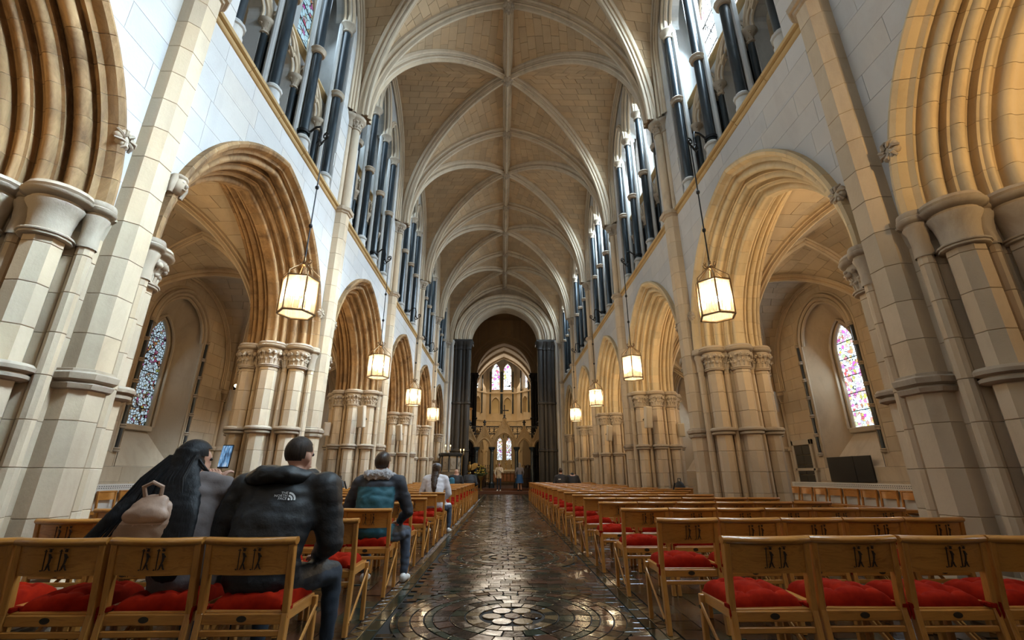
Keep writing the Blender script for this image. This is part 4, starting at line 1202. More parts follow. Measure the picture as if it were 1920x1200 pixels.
for k in (0, 1, 3, 4):
    a, b = CX[k] + .15, CX[k + 1] - .15; mb = MB()
    for x in np.linspace(a, b, 7): mb.bar((x, 0, 0), (x, 0, 1.35), .022, .022, (0, 1, 0)); mb.ball((x, 0, 1.4), (.025, .02, .06), 6, 4)
    for z in (.08, .6, 1.25): mb.bar((a, 0, z), (b, 0, z), .03, .03)
    part('iron_grille', mb, IRON, scr)

# ------------------------------------------------------------------ choir furniture and pulpit
pul = thing('pulpit', 'stone pulpit with carved panels and dark rim left of the screen', 'pulpit', (-3.25, 28.6, 0))
mb = MB(); mb.lathe([(.62, 0), (.62, .2), (.5, .3), (.5, .9), (.62, 1.25), (.66, 1.3)], 8); part('base', mb, S_CARVE, pul)
mb = MB(); mb.lathe([(.60, 1.28), (.60, 2.2)], 8); part('drum', mb, S_AISLE, pul)
for k in range(8):
    a = 2 * pi * (k + .5) / 8; m = MB(); m.hexa([(x, y, z) for x in (.545, .60) for y in (-.17, .17) for z in (1.42, 2.08)], 0, .02); m.lathe([(.08, 0), (.13, .03), (.13, .06), (.07, .05)], 8); m.v[-32:] = [(.58 + p[2], p[0], 1.75 + p[1]) for p in m.v[-32:]]
    part('panel', m, S_CARVE, pul, (0, 0, 0), (0, 0, a))
    m = MB(); m.lathe([(.05, 1.30), (.035, 1.36), (.035, 2.1), (.06, 2.18)], 8, (.63 * cos(a + pi / 8), .63 * sin(a + pi / 8), 0)); part('colonnette', m, MARBLE, pul)
mb = MB(); mb.lathe([(.60, 2.18), (.72, 2.22), (.74, 2.34), (.68, 2.38), (.5, 2.38)], 8); part('rim', mb, S_DARK, pul)
FLAME = plain('candle_flame', (1, .7, .3), .5); FLAME.node_tree.nodes['Principled BSDF'].inputs['Emission Color'].default_value = (1, .62, .22, 1); FLAME.node_tree.nodes['Principled BSDF'].inputs['Emission Strength'].default_value = 18
WAX = plain('ivory_wax', (.75, .68, .5), .5)
def candelabrum(x, y, z, label, n=2, gap=.30, h=.25):
    t = thing('candelabrum', label, 'candle holder', (x, y, z))
    m = MB(); m.lathe([(.10, 0), (.10, .02), (.02, .05), (.02, h)], 8); m.bar((-gap / 2, 0, h), (gap / 2, 0, h), .02, .02)
    for k in range(n): m.lathe([(.01, 0), (.04, .03), (.04, .04)], 8, (gap * (k - (n - 1) / 2), 0, h))
    part('stand', m, BRASS, t)
    for k in range(n):
        xx = gap * (k - (n - 1) / 2)
        c = MB(); c.lathe([(.016, h + .03), (.016, h + .25), (0, h + .25)], 8, (xx, 0, 0)); cc = part('candle', c, WAX, t)
        f = MB(); f.ball((xx, 0, h + .31), (.022, .022, .05), 6, 5); part('flame', f, FLAME, cc)
candelabrum(-3.42, 28.5, 2.38, 'brass holder with two lit candles on the pulpit rim', 2, .30, .12)
candelabrum(-2.62, 29.35, 0, 'tall brass stand with two lit candles beside the screen', 2, .20, 2.3)
lec = thing('eagle_lectern', 'gilded eagle lectern standing in front of the screen', 'lectern', (-2.2, 30.6, .15))
m = MB(); m.lathe([(.30, 0), (.30, .08), (.12, .16), (.06, .3), (.09, .6), (.05, .8), (.10, 1.0), (.14, 1.08), (.1, 1.14)], 12); part('stem', m, BRASS, lec)
m = MB(); m.ball((0, 0, 1.42), (.13, .12, .24), 10, 7); m.ball((0, -.08, 1.72), (.07, .09, .08), 8, 6); m.tube([(0, -.14, 1.72), (0, -.21, 1.68)], [.03, .005], 6); part('eagle', m, BRASS, lec)
for sg in (-1, 1):
    m = MB(); m.rings([[(sg * .1, .02, 1.25), (sg * .1, .02, 1.6)], [(sg * .3, .10, 1.32), (sg * .32, .10, 1.72)], [(sg * .52, .2, 1.45), (sg * .5, .2, 1.66)]], closed=False); m.rings([[(sg * .1, .05, 1.25), (sg * .1, .05, 1.6)], [(sg * .3, .13, 1.32), (sg * .32, .13, 1.72)], [(sg * .52, .23, 1.45), (sg * .5, .23, 1.66)]], closed=False); part('wing', m, BRASS, lec)
fl = thing('flower_arrangement', 'large golden flower arrangement between the eagle lectern and the screen arch', 'flowers', (-1.45, 30.55, .15))
m = MB(); m.lathe([(.14, 0), (.16, .02), (.05, .1), (.05, .6), (.2, .8), (.22, .9), (.1, .9)], 10); part('stand', m, BRASS, fl)
rnd = random.Random(4); YEL = plain('yellow_petals', (.55, .38, .06), .6); GRN = plain('green_leaves', (.05, .09, .02), .6)
m = MB(); g = MB()
for k in range(46):
    a, b, r = rnd.uniform(0, 2 * pi), rnd.uniform(-.3, 1.4), rnd.uniform(.2, .42); p = (r * cos(a) * cos(b), r * sin(a) * cos(b), 1.05 + r * sin(b) * 1.3)
    (m if k % 2 else g).ball(p, (.055, .055, .05) if k % 2 else (.07, .05, .03), 6, 4)
    if k % 5 == 0: g.tube([(0, 0, .88), p], .008, 4)
part('blooms', m, YEL, fl, kind='stuff'); part('foliage', g, GRN, fl, kind='stuff')
WHITE = plain('white_linen', (.7, .66, .58), .8); FRONTAL = plain('embroidered_frontal', (.35, .16, .09), .8, bumpscale=12)
alt = thing('altar', 'altar with pale frontal seen through the middle screen arch', 'altar', (.25, 43.6, .55))
m = MB(); m.box(-1.15, 1.15, -.4, .4, 0, .98, c=.02); part('table', m, FRONTAL, alt)
m = MB(); m.box(-1.2, 1.2, -.45, .45, .98, 1.03, c=.01); m.box(-1.2, 1.2, -.46, -.44, .74, 1.0); part('altar_cloth', m, WHITE, alt)
for k, x in enumerate((-.9, -.5, .5, .9)):
    c = thing('altar_candlestick', 'brass altar candlestick, %s on the altar' % ('outermost left', 'inner left', 'inner right', 'outermost right')[k], 'candlestick', (.25 + x, 43.65, 1.58), group='candlesticks on the altar')
    m = MB(); m.lathe([(.09, 0), (.09, .03), (.03, .08), (.05, .2), (.02, .3), (.06, .42), (.06, .45), (0, .45)], 10); part('stick', m, BRASS, c); m = MB(); m.lathe([(.02, .45), (.02, .8), (0, .8)], 8); part('candle', m, WAX, c)
ac = thing('altar_cross', 'gilded cross standing at the middle of the altar', 'cross', (.25, 43.7, 1.58)); m = MB(); m.lathe([(.12, 0), (.12, .04), (.03, .1), (.03, .2)], 10); m.box(-.03, .03, -.02, .02, .18, .75, c=.005); m.box(-.17, .17, -.02, .02, .48, .54, c=.005); part('cross', m, BRASS, ac)
rail = thing('communion_rail', 'pale communion rail with open panels in front of the altar', 'rail', (.3, 40.6, .55))
m = MB(); m.box(-1.6, 1.6, -.06, .06, .78, .85, c=.01); m.box(-1.6, 1.6, -.04, .04, 0, .08, c=.01); part('handrail', m, OAKX, rail)
for x in np.linspace(-1.55, 1.55, 11): m = MB(); m.lathe([(.03, .08), (.03, .2), (.045, .4), (.025, .6), (.03, .78)], 8, (x, 0, 0)); part('baluster', m, S_SCR, rail)
DOAK = wood('dark_oak', (.06, .032, .016), (.035, .018, .009))
for sg in (-1, 1):
    for k in range(3):
        st = thing('choir_stall', 'dark oak choir stall, %s on the %s behind the screen' % (ORD[k], 'left' if sg < 0 else 'right'), 'stall', (sg * 1.75, 33.4 + 1.3 * k, .30), group='choir stalls')
        m = MB(); m.box(-.45, .45, -.05, .05, 0, 1.25, c=.01); m.ball((-.0, 0, 1.36), (.14, .06, .16), 8, 6); part('end_panel', m, DOAK, st); m = MB(); m.box(-.42, .42, .05, 1.1, .4, .46, c=.01); m.box(.38, .45, .05, 1.1, .4, 1.2, c=.01); part('seat', m, DOAK, st)
# organ loft / notice board, wooden box seen left of the screen
bx = thing('organ_case', 'small light oak organ case high on the left crossing pier', 'organ', (-2.62, 31.9, 4.6)); m = MB(); m.box(-.35, .35, -.25, .25, 0, .9, c=.02); part('case', m, OAKZ, bx)
for k in range(5): m = MB(); m.lathe([(.04, .12), (.04, .75), (0, .8)], 8, (-.24 + .12 * k, -.27, 0)); part('pipe', m, plain('pipe_tin', (.4, .25, .12), .5), bx)
m = MB(); m.box(-.4, .4, -.3, .3, .88, .95, c=.01); part('cornice', m, OAKX, bx); m = MB(); m.box(-.5, .1, -.2, .3, -.12, 0, c=.02); part('bracket', m, S_DARK, bx)

# ------------------------------------------------------------------ chairs
def bow(x): return -.042 * (1 - (x / .24) ** 2)
def curved_slab(mb, x0, x1, y0, y1, z0, z1, n=10, rnd=.0, lean=0):
    R = []
    for k in range(n + 1):
        x = x0 + (x1 - x0) * k / n; b = bow(x)
        if rnd:
            c = rnd; pr = [(y0 + c, z0), (y1 - c, z0), (y1, z0 + c), (y1, z1 - c), (y1 - c, z1), (y0 + c, z1), (y0, z1 - c), (y0, z0 + c)]
        else: pr = [(y0, z0), (y1, z0), (y1, z1), (y0, z1)]
        R.append([(x, y + b - lean * (z - .62), z) for y, z in pr])
    return mb.rings(R, cap=True)
def motif(mb, cx):
    """two inlaid walking figures with staffs"""
    def fig(x):
        def f3(dy): return lambda p: (p[0], bow(p[0]) + .046 - .018 - .12 * (p[1] - .62) + dy, p[1])
        def poly(pts): mb.prism(pts, f3(-.0016), f3(.004))
        poly([(x - .022, .645), (x - .020, .645), (x - .017, .748), (x - .020, .748)])          # staff
        poly([(x - .026, .738), (x - .012, .738), (x - .012, .742), (x - .026, .742)])
        poly([(x - .001, .728), (x + .009, .726), (x + .014, .712), (x + .012, .692), (x + .006, .672), (x - .004, .664), (x + .003, .685), (x + .004, .705)])   # body
        poly([(x + .001, .736), (x + .010, .735), (x + .012, .744), (x + .005, .749), (x - .001, .744)])           # head
        poly([(x - .006, .750), (x + .016, .748), (x + .016, .751), (x - .006, .753)])           # hat
        poly([(x - .004, .668), (x + .003, .670), (x - .002, .652), (x - .010, .645), (x - .013, .647), (x - .006, .654)])       # legs
        poly([(x + .004, .672), (x + .010, .674), (x + .014, .656), (x + .020, .648), (x + .017, .646), (x + .010, .654)])
        poly([(x + .010, .722), (x + .020, .708), (x + .018, .706), (x + .009, .717)])         # arm
        poly([(x - .034, .645), (x - .029, .643), (x - .027, .647), (x - .032, .650)])          # dot
    fig(cx - .012); fig(cx + .066)
def cushion_mesh(seed, n=24, puff=1.25):
    rnd = random.Random(seed); mb = MB(); tuft = [(-.085, .16), (.085, .16), (-.085, .33), (.085, .33)]
    ph = [rnd.uniform(0, 6) for _ in range(4)]
    def edge(x, y): return min(1, (1 - (abs(x) / .205) ** 4)) * min(1, 1 - (abs(y - .245) / .195) ** 4)
    top, bot = [], []
    for j in range(n + 1):
        for i in range(n + 1):
            x = -.205 + .41 * i / n; y = .05 + .39 * j / n
            e = max(0, edge(x, y)) ** .42
            z = .445 + (.060 + .006 * sin(9 * x + ph[0]) + .005 * sin(11 * y + ph[1])) * e * puff
            for tx, ty in tuft:
                d = sqrt((x - tx) ** 2 + (y - ty) ** 2); z -= .046 * math.exp(-(d / .034) ** 2) * puff
                a = atan2(y - ty, x - tx); z -= .020 * math.exp(-(d / .085) ** 2) * (.5 + .5 * cos(5 * a + ph[2])) ** 3
            sh = 1 - .05 * (1 - e)
            top.append((x * sh, .245 + (y - .245) * sh, z)); bot.append((x * sh, .245 + (y - .245) * sh, .437))
    m = n + 1; f = [(j * m + i, j * m + i + 1, (j + 1) * m + i + 1, (j + 1) * m + i) for j in range(n) for i in range(n)]
    mb.add(top, f); mb.add(bot, [q[::-1] for q in f])
    o = m * m
    edge_i = [i for i in range(m)] + [j * m + n for j in range(1, m)] + [n * m + i for i in range(n - 1, -1, -1)] + [j * m for j in range(n - 1, 0, -1)]
    for a, b in zip(edge_i, edge_i[1:] + edge_i[:1]): mb.f.append((a, o + a, o + b, b)); mb.m.append(0)
    return mb.mesh('cushion', RED, 70)
def post_bars(sx):
    mb = MB(); x = sx * .222
    mb.bar((x, .006, 0), (x, .05, .43), .034, .046, (0, 1, 0)); mb.bar((x, .05, .42), (x, .012, .772), .034, .042, (0, 1, 0)); return mb
CM = {}
CM['leg_rear'] = [post_bars(s).mesh('leg', OAKZ, 30) for s in (-1, 1)]
CM['leg_front'] = [MB().bar((s * .226, .43, 0), (s * .226, .43, .425), .032, .036, (0, 1, 0)).mesh('leg', OAKZ, 30) for s in (-1, 1)]
CM['side_rail'] = [MB().bar((s * .205, .055, .405), (s * .205, .448, .405), .022, .055).mesh('side_rail', OAKY, 30) for s in (-1, 1)]
CM['brace'] = [MB().bar((s * .2385, .43, .375), (s * .2385, .022, .075), .011, .030).mesh('brace', OAKY, 30) for s in (-1, 1)]
CM['bolt'] = [MB().tube([(s * .23, .43, .355), (s * .2465, .43, .355)], .011, 8).tube([(s * .23, .035, .09), (s * .2465, .035, .09)], .010, 8).mesh('bolt', IRON, 40) for s in (-1, 1)]
CM['seat'] = MB().hexa([(x, y, z) for x in (-.215, .215) for y in (.05, .45) for z in (.424, .437)], 0, .004).mesh('seat', OAKX, 30)
CM['top_rail'] = curved_slab(MB(), -.244, .244, -.016, .040, .762, .799, 12, .013, 0).mesh('top_rail', OAKX, 50)
CM['back_panel'] = curved_slab(MB(), -.206, .206, .028, .046, .615, .770, 12, .0, .12).mesh('back_panel', OAKX, 40)
mb = MB(); motif(mb, .0); mb.v = [(x, y - .017, z) for x, y, z in mb.v]; CM['inlay'] = mb.mesh('inlay', INLAY, 30)
CM['rear_rail'] = MB().hexa([(x, y, z) for x in (-.206, .206) for y in (.032, .054) for z in (.377, .428)], 0, .004).mesh('rear_rail', OAKX, 30)
mb = MB(); mb.lathe([(1, 0), (1, 1), (0, 1)], 16); mb.v = [(x * .026, .034 - z * .004, .404 + y * .015) for x, y, z in mb.v]; CM['plaque'] = mb.mesh('plaque', plain('tarnished_plaque', (.06, .045, .03), .45, .7), 40)
CM['lower_rail'] = MB().hexa([(x, y, z) for x in (-.206, .206) for y in (.026, .046) for z in (.325, .355)], 0, .004).mesh('lower_rail', OAKX, 30)
CM['front_rail'] = MB().hexa([(x, y, z) for x in (-.21, .21) for y in (.425, .445) for z in (.375, .424)], 0, .004).mesh('front_rail', OAKX, 30)
CUSH = [cushion_mesh(k, 26) for k in range(5)]; CUSH_LO = [cushion_mesh(k, 7) for k in range(2)]
def tie_mesh(s):
    mb = MB(); x = s * .222
    mb.hexa([(x + a, y, z) for a in (-.020, .020) for y in (.022, .078) for z in (.438, .462)], 0, .004)
    mb.bar((s * .205, .065, .452), (s * .16, .085, .456), .018, .016); mb.tube([(x + s * .01, .03, .45), (x + s * .015, .025, .41), (x + s * .012, .03, .385)], [.008, .007, .003], 5); return mb.mesh('tie', RED, 40)
TIES = [tie_mesh(s) for s in (-1, 1)]
LOWFRAME = MB()
for k in ('leg_rear', 'leg_front', 'side_rail', 'brace'):
    for me in CM[k]: LOWFRAME.add([v.co for v in me.vertices], [tuple(p.vertices) for p in me.polygons])
for k in ('seat', 'rear_rail', 'lower_rail', 'front_rail'): LOWFRAME.add([v.co for v in CM[k].vertices], [tuple(p.vertices) for p in CM[k].polygons])
LOWFRAME = LOWFRAME.mesh('frame', OAKX, 30)
def chair(x, y, rz, label, group, full=True, cushion=True, q=0):
    t = thing('church_chair', label, 'chair', (x, y, 0), rz, group)
    if full:
        for k in ('leg_rear', 'leg_front'):
            for me in CM[k]: ob('leg', me, t)
        for me in CM['side_rail']: ob('side_rail', me, t)
        for me, bm in zip(CM['brace'], CM['bolt']): ob('bolt', bm, ob('brace', me, t))
        ob('seat', CM['seat'], t); ob('front_rail', CM['front_rail'], t); ob('lower_rail', CM['lower_rail'], t)
        ob('plaque', CM['plaque'], ob('rear_rail', CM['rear_rail'], t))
    else: ob('frame', LOWFRAME, t)
    ob('top_rail', CM['top_rail'], t); bp = ob('back_panel', CM['back_panel'], t)
    if full: ob('inlay', CM['inlay'], bp)
    if cushion:
        c = ob('cushion', (CUSH[q % 5] if full else CUSH_LO[q % 2]), t, (((q * 37) % 7 - 3) * .004, ((q * 53) % 5 - 2) * .004 + .01, .0), (0, 0, ((q * 29) % 9 - 4) * .012))
        if full:
            for me in TIES: ob('tie', me, c)
    return t
R0, RP, XA, PIT = 2.727, 1.127, 1.167, .50
rc = random.Random(21)
def seats_in_row(k):
    y = R0 + RP * k
    for i in range(0, NB + 1):
        if y - .05 < P(i) + .72 and y + .47 > P(i) - .72: return 5
    return 6
q = 0
for s in (-1, 1):
    side = 'left' if s < 0 else 'right'
    for k in range(18):
        n = seats_in_row(k); y = R0 + RP * k
        for j in range(n):
            x = -.04 + s * (XA + .25 + PIT * j); q += 1
            chair(x + rc.gauss(0, .001), y + rc.gauss(0, .006), rc.gauss(0, .003), 'wooden chair with red cushion, %s from the aisle in the %s row, %s block' % (ORD[j], ORD[k], side),
                  'rows of church chairs %s of the aisle' % side, k < 8, True, q)
for j in range(9):
    chair(8.58, 10.0 + .575 * j, pi / 2, 'bare wooden chair against right aisle wall, %s from the near end' % ORD[j], 'chairs along the right aisle wall', True, False, j)
for j in range(6):
    chair(-8.58, 9.9 + .575 * j, -pi / 2, 'bare wooden chair against left aisle wall, %s from the near end' % ORD[j], 'chairs along the left aisle wall', True, False, j)

# ------------------------------------------------------------------ lanterns and their brackets
def pane_mat():
    m, nt, b = new_mat('frosted_lantern_glass'); L = nt.links; nt.nodes.remove(b)
    t = N(nt, 'ShaderNodeBsdfTransparent'); t.inputs[0].default_value = (1, .96, .88, 1); tr = N(nt, 'ShaderNodeBsdfTranslucent'); tr.inputs[0].default_value = (1, .9, .72, 1)
    g = N(nt, 'ShaderNodeBsdfGlossy'); g.inputs['Roughness'].default_value = .08
    m1 = N(nt, 'ShaderNodeMixShader'); m1.inputs[0].default_value = .15; L.new(t.outputs[0], m1.inputs[1]); L.new(tr.outputs[0], m1.inputs[2])
    m2 = N(nt, 'ShaderNodeMixShader'); m2.inputs[0].default_value = .05; L.new(m1.outputs[0], m2.inputs[1]); L.new(g.outputs[0], m2.inputs[2])
    L.new(m2.outputs[0], nt.nodes['Material Output'].inputs[0]); return m
PANE = pane_mat()
BULB = plain('lit_bulb', (1, .9, .7), .4); BULB.node_tree.nodes['Principled BSDF'].inputs['Emission Color'].default_value = (1, .86, .62, 1); BULB.node_tree.nodes['Principled BSDF'].inputs['Emission Strength'].default_value = 120
LFR = plain('bronze_lantern_frame', (.16, .10, .05), .4, .9)
HEXR = .29
def hexpt(k, r, z): a = pi / 3 * k + .2; return (r * cos(a), r * sin(a), z)
LP = {}
f = MB()
for k in range(6):
    f.bar(hexpt(k, HEXR, -.30), hexpt(k, HEXR, .30), .022, .022, (0, 1, 0))
    for z, w in ((-.30, .03), (.30, .03)): f.bar(hexpt(k, HEXR, z), hexpt(k + 1, HEXR, z), w, .028)
LP['frame'] = f.mesh('frame', LFR, 30)
LP['pane'] = []
for k in range(6):
    a, b = Vector(hexpt(k, HEXR - .012, -.285)), Vector(hexpt(k + 1, HEXR - .012, -.285)); p = MB(); up = Vector((0, 0, .57)); p.add([a, b, b + up, a + up], [(0, 1, 2, 3)]); LP['pane'].append(p.mesh('pane', PANE, 30))
p = MB(); p.add([hexpt(k, HEXR - .02, -.295) for k in range(6)], [tuple(range(6))]); LP['floor_pane'] = p.mesh('floor_pane', PANE, 30)
c = MB()
for k in range(6):
    c.tube([hexpt(k, HEXR, .30), hexpt(k, HEXR * .98, .38), hexpt(k, .05, .60)], [.009, .009, .008], 6)
    c.tube([hexpt(k, .04, .60), hexpt(k, .10, .63), hexpt(k, .12, .68), hexpt(k, .08, .70), hexpt(k, .075, .665)], .009, 5)
c.lathe([(.0, .56), (.05, .58), (.055, .62), (.02, .66), (.02, .74)], 10)
LP['crown'] = c.mesh('crown', LFR, 40)
bz = MB(); bu = MB()
for k in range(4):
    a = pi / 2 * k + .6; bz.lathe([(.012, -.16), (.012, .0), (.02, .01)], 8, (.11 * cos(a), .11 * sin(a), 0)); bz.tube([(0, 0, -.2), (.07 * cos(a), .07 * sin(a), -.2), (.11 * cos(a), .11 * sin(a), -.15)], .008, 5)
    bu.ball((.11 * cos(a), .11 * sin(a), .055), (.034, .034, .062), 8, 6)
bz.tube([(0, 0, -.2), (0, 0, .6)], .008, 6)
LP['candle_arms'] = bz.mesh('candle_arms', LFR, 40); LP['bulbs'] = bu.mesh('bulbs', BULB, 40)
LZ, TIPZ = 3.92, 7.12
rod = MB(); rod.tube([(0, 0, .72), (0, 0, TIPZ - LZ - .02)], .012, 6)
for z in (1.35, 2.15): rod.ball((0, 0, z), (.035, .035, .045), 8, 6)
LP['rod'] = rod.mesh('rod', IRON, 40)
b = MB()                                                     # bracket; origin at the shaft axis, +x to the nave
b.lathe([(.10, -.03), (.125, -.03), (.125, .03), (.10, .03)], 14)
b.tube([(.11, 0, 0), (.25, -.02, .12), (.36, -.06, .10), (.40, -.09, -.08), (.40, -.11, -.26), (.46, -.15, -.38), (.57, -.25, -.38)], [.022, .022, .02, .02, .02, .02, .018], 8)
sc_ = []
for k in range(15):
    t = k / 14; r = .09 * (1 - .75 * t); a = -pi / 2 + t * 3.2 * pi; sc_.append((.57 + r * cos(a) * .8, -.25 - r * cos(a) * .35, -.29 + r * sin(a)))
b.tube(sc_, .014, 6)
b.tube([(.40, -.10, -.2), (.33, -.07, -.32), (.42, -.12, -.42), (.5, -.18, -.40)], .012, 6); b.ball((.40, -.11, -.26), .035, 8, 5); b.ball((.11, 0, 0), .035, 8, 5)
BRK = b.mesh('arm', IRON, 45)
for s in (1, -1):
    side = 'right' if s > 0 else 'left'
    for k in (-1, 1, 2, 3, 4):  # the western pair is unseen, added to warm the near piers
        yb = P(k) + HALF + .60; xb = s * (XF + .10)
        br = thing('lantern_bracket', 'black scrolled iron bracket holding the %s lantern on the %s' % ((ORD[k - 1] if k > 0 else 'added unseen west'), side), 'bracket', (xb, yb, 7.52), 0, 'lantern brackets')
        o = ob('arm', BRK, br); o.scale = (-s, 1, 1)
        x, y = s * (XF + .10 - .57), yb - .25
        l = thing('hanging_lantern', ('lit six-sided glass lantern, %s from the camera on the %s' % (ORD[k - 1], side)) if k > 0 else 'added unseen six-sided glass lantern in the westernmost bay on the %s' % side, 'lantern', (x, y, LZ), 0, 'hanging lanterns')
        ob('crown', LP['crown'], l); ob('rod', LP['rod'], l); fr = ob('frame', LP['frame'], l)
        for me in LP['pane']: ob('pane', me, fr)
        ob('floor_pane', LP['floor_pane'], fr); ob('candle_arms', LP['candle_arms'], l); ob('bulbs', LP['bulbs'], l)
        d = bpy.data.lights.new('lantern_light', 'POINT'); d.energy = 90 if k > 0 else 60; d.color = (1, .78, .48); d.shadow_soft_size = .12
        lo = bpy.data.objects.new('lantern_light', d); COL.objects.link(lo); lo.location = (x, y, LZ + .06)

# ------------------------------------------------------------------ spot lamps, loudspeakers, memorials, radiators
SPK = plain('ivory_loudspeaker_shell', (.52, .45, .35), .55); SPKG = plain('loudspeaker_grille', (.40, .34, .26), .8, bumpscale=300)
LENS = plain('lit_lamp_lens', (1, .9, .7), .3); LENS.node_tree.nodes['Principled BSDF'].inputs['Emission Color'].default_value = (1, .72, .38, 1); LENS.node_tree.nodes['Principled BSDF'].inputs['Emission Strength'].default_value = 25
def spotlamp(loc, aims, label, power=380, group='aisle spot lamps', angle=80):
    t = thing('spot_lamp', label, 'lamp', loc, 0, group)
    m = MB(); m.box(-.05, .05, -.12, .12, -.03, .02, c=.01); part('base', m, IRON, t)
    for k, a in enumerate(aims):
        d = (Vector(a) - Vector(loc)).normalized(); off = Vector((0, -.09 + .18 * k, .09)) if len(aims) > 1 else Vector((0, 0, .09))
        m = MB(); m.tube([off - d * .08, off + d * .08], [.05, .065], 12); m.tube([Vector((0, off.y, 0)), off], .015, 6); hd = part('lamp_head', m, IRON, t)
        m = MB(); m.tube([off + d * .081, off + d * .084], .055, 12); part('lens', m, LENS, hd)
        spot('spot_light', Vector(loc) + off + d * .12, a, power, WARM, angle)
for s in (1, -1):
    side = 'right' if s > 0 else 'left'
    for i in range(0, NB + 1):
        aims = []
        if i > 0: aims.append((s * 4.5, P(i - 1) + .55, 5.0))
        if i < NB: aims.append((s * 4.5, P(i + 1) - .55, 5.0))
        spotlamp((s * 8.52, P(i), 3.66), aims, 'black twin spot lamp on the %s aisle wall shaft, %s from the west' % (side, ORD[i]), 620 if s > 0 else 400)
for s in (1, -1):
    spotlamp((s * 3.86, -.42, 3.62), [(s * 4.5, 3.5, 5.4)], 'assumed unseen black spot lamp on the westernmost %s pier, aimed at the near arch' % ('right' if s > 0 else 'left'), 520 if s > 0 else 210, 'assumed pier lamps', 75)  # unseen lamps, assumed and added to turn the near arches golden
def speaker(loc, rz, label, tilt=.12, w=.20, h=.62):
    t = thing('loudspeaker', label, 'loudspeaker', loc, rz, 'wall loudspeakers')
    m = MB(); m.hexa([(x, y, z) for x in (-w / 2, w / 2) for y in (-.16, .0) for z in (0, h)], 0, .015); part('cabinet', m, SPK, t, rot=(tilt, 0, 0))
    m = MB(); m.hexa([(x, y, z) for x in (-w / 2 + .02, w / 2 - .02) for y in (-.172, -.158) for z in (.02, h - .02)], 0, .006); m.box(-.02, .02, -.176, -.17, .05, .07); part('grille', m, SPKG, t, rot=(tilt, 0, 0))
    m = MB(); m.bar((0, 0, h / 2), (0, .16, h / 2 - .06), .04, .04, (0, 0, 1)); part('wall_bracket', m, IRON, t)
for s in (1, -1):
    side = 'right' if s > 0 else 'left'
    for i in (3, 4): speaker((s * 4.15, P(i) - .92, 2.42), s * .25, 'slim ivory loudspeaker on the west face of the %s %s pier' % (ORD[i - 1], side), .10 if i == 3 else .2)
    speaker((s * 8.35, P(3) - .45, 2.95), s * -.9, 'ivory loudspeaker beside the %s aisle wall shaft' % side, .08, .26, .62)
    speaker((s * 5.3, P(3) - .55, 2.2), s * -.3, 'small ivory loudspeaker on the aisle side of the third %s pier' % side, .08, .18, .4)
for s in (1, -1):
    for k, i in enumerate((4, 5)):
        spotlamp((s * 3.78, P(i) + .8, 7.12), [(0, 31.2, 3.2)], 'small lit spot lamp on the %s string course, %s of two' % ('right' if s > 0 else 'left', ('nearer', 'farther')[k]), 220, 'string course spot lamps', 60)
BLK = plain('black_slate', (.012, .011, .010), .35, bumpscale=40, bs=.1); SLATEJ = plain('memorial_stone', (.42, .36, .28), .8)
t = thing('memorial_slab', 'wide black slate memorial below the right aisle window', 'memorial', (8.78, 11.85, .95))
m = MB(); m.box(-.03, .01, -.76, -.2, 0, .62, c=.006); part('slate', m, BLK, t); m = MB(); m.box(-.03, .01, -.19, .76, 0, .62, c=.006); part('slate', m, BLK, t)
t = thing('memorial_tablet', 'black memorial tablets in a shaped pale stone frame by the speaker', 'memorial', (8.78, 13.55, .85))
m = MB()
for a, b, c_, d in ((-.46, -.36, 0, 1.25), (.36, .46, 0, 1.25), (-.46, .46, 1.1, 1.25), (-.52, .52, .38, .46)):
    m.box(-.06, .02, a, b, c_, d, c=.012)
part('frame', m, SLATEJ, t)
for r in range(4):
    for c_ in range(2): m = MB(); m.box(-.04, .0, -.35 + .36 * c_, -.02 + .36 * c_ + .02, .02 + .27 * r, .27 + .27 * r, c=.006); part('tablet', m, BLK, t)
RADW = plain('white_radiator_enamel', (.62, .60, .56), .45)
for s in (1, -1):
    t = thing('radiator_cover', 'long white perforated radiator cover along the %s aisle wall' % ('right' if s > 0 else 'left'), 'radiator', (s * 8.70, 12.0, 0))
    m = MB(); m.hexa([(x, y, z) for x in (-.055, .055) for y in (-2.2, 2.2) for z in (.06, .93)], 0, .012); part('casing', m, RADW, t)
    m = MB(); rnd = random.Random(2)
    for y in np.arange(-2.1, 2.1, .06):
        for z in (.84, .88): m.box(-s * .0565, -s * .0545, y, y + .028, z, z + .014)
    part('vent_holes', m, IRON, t, kind='stuff')

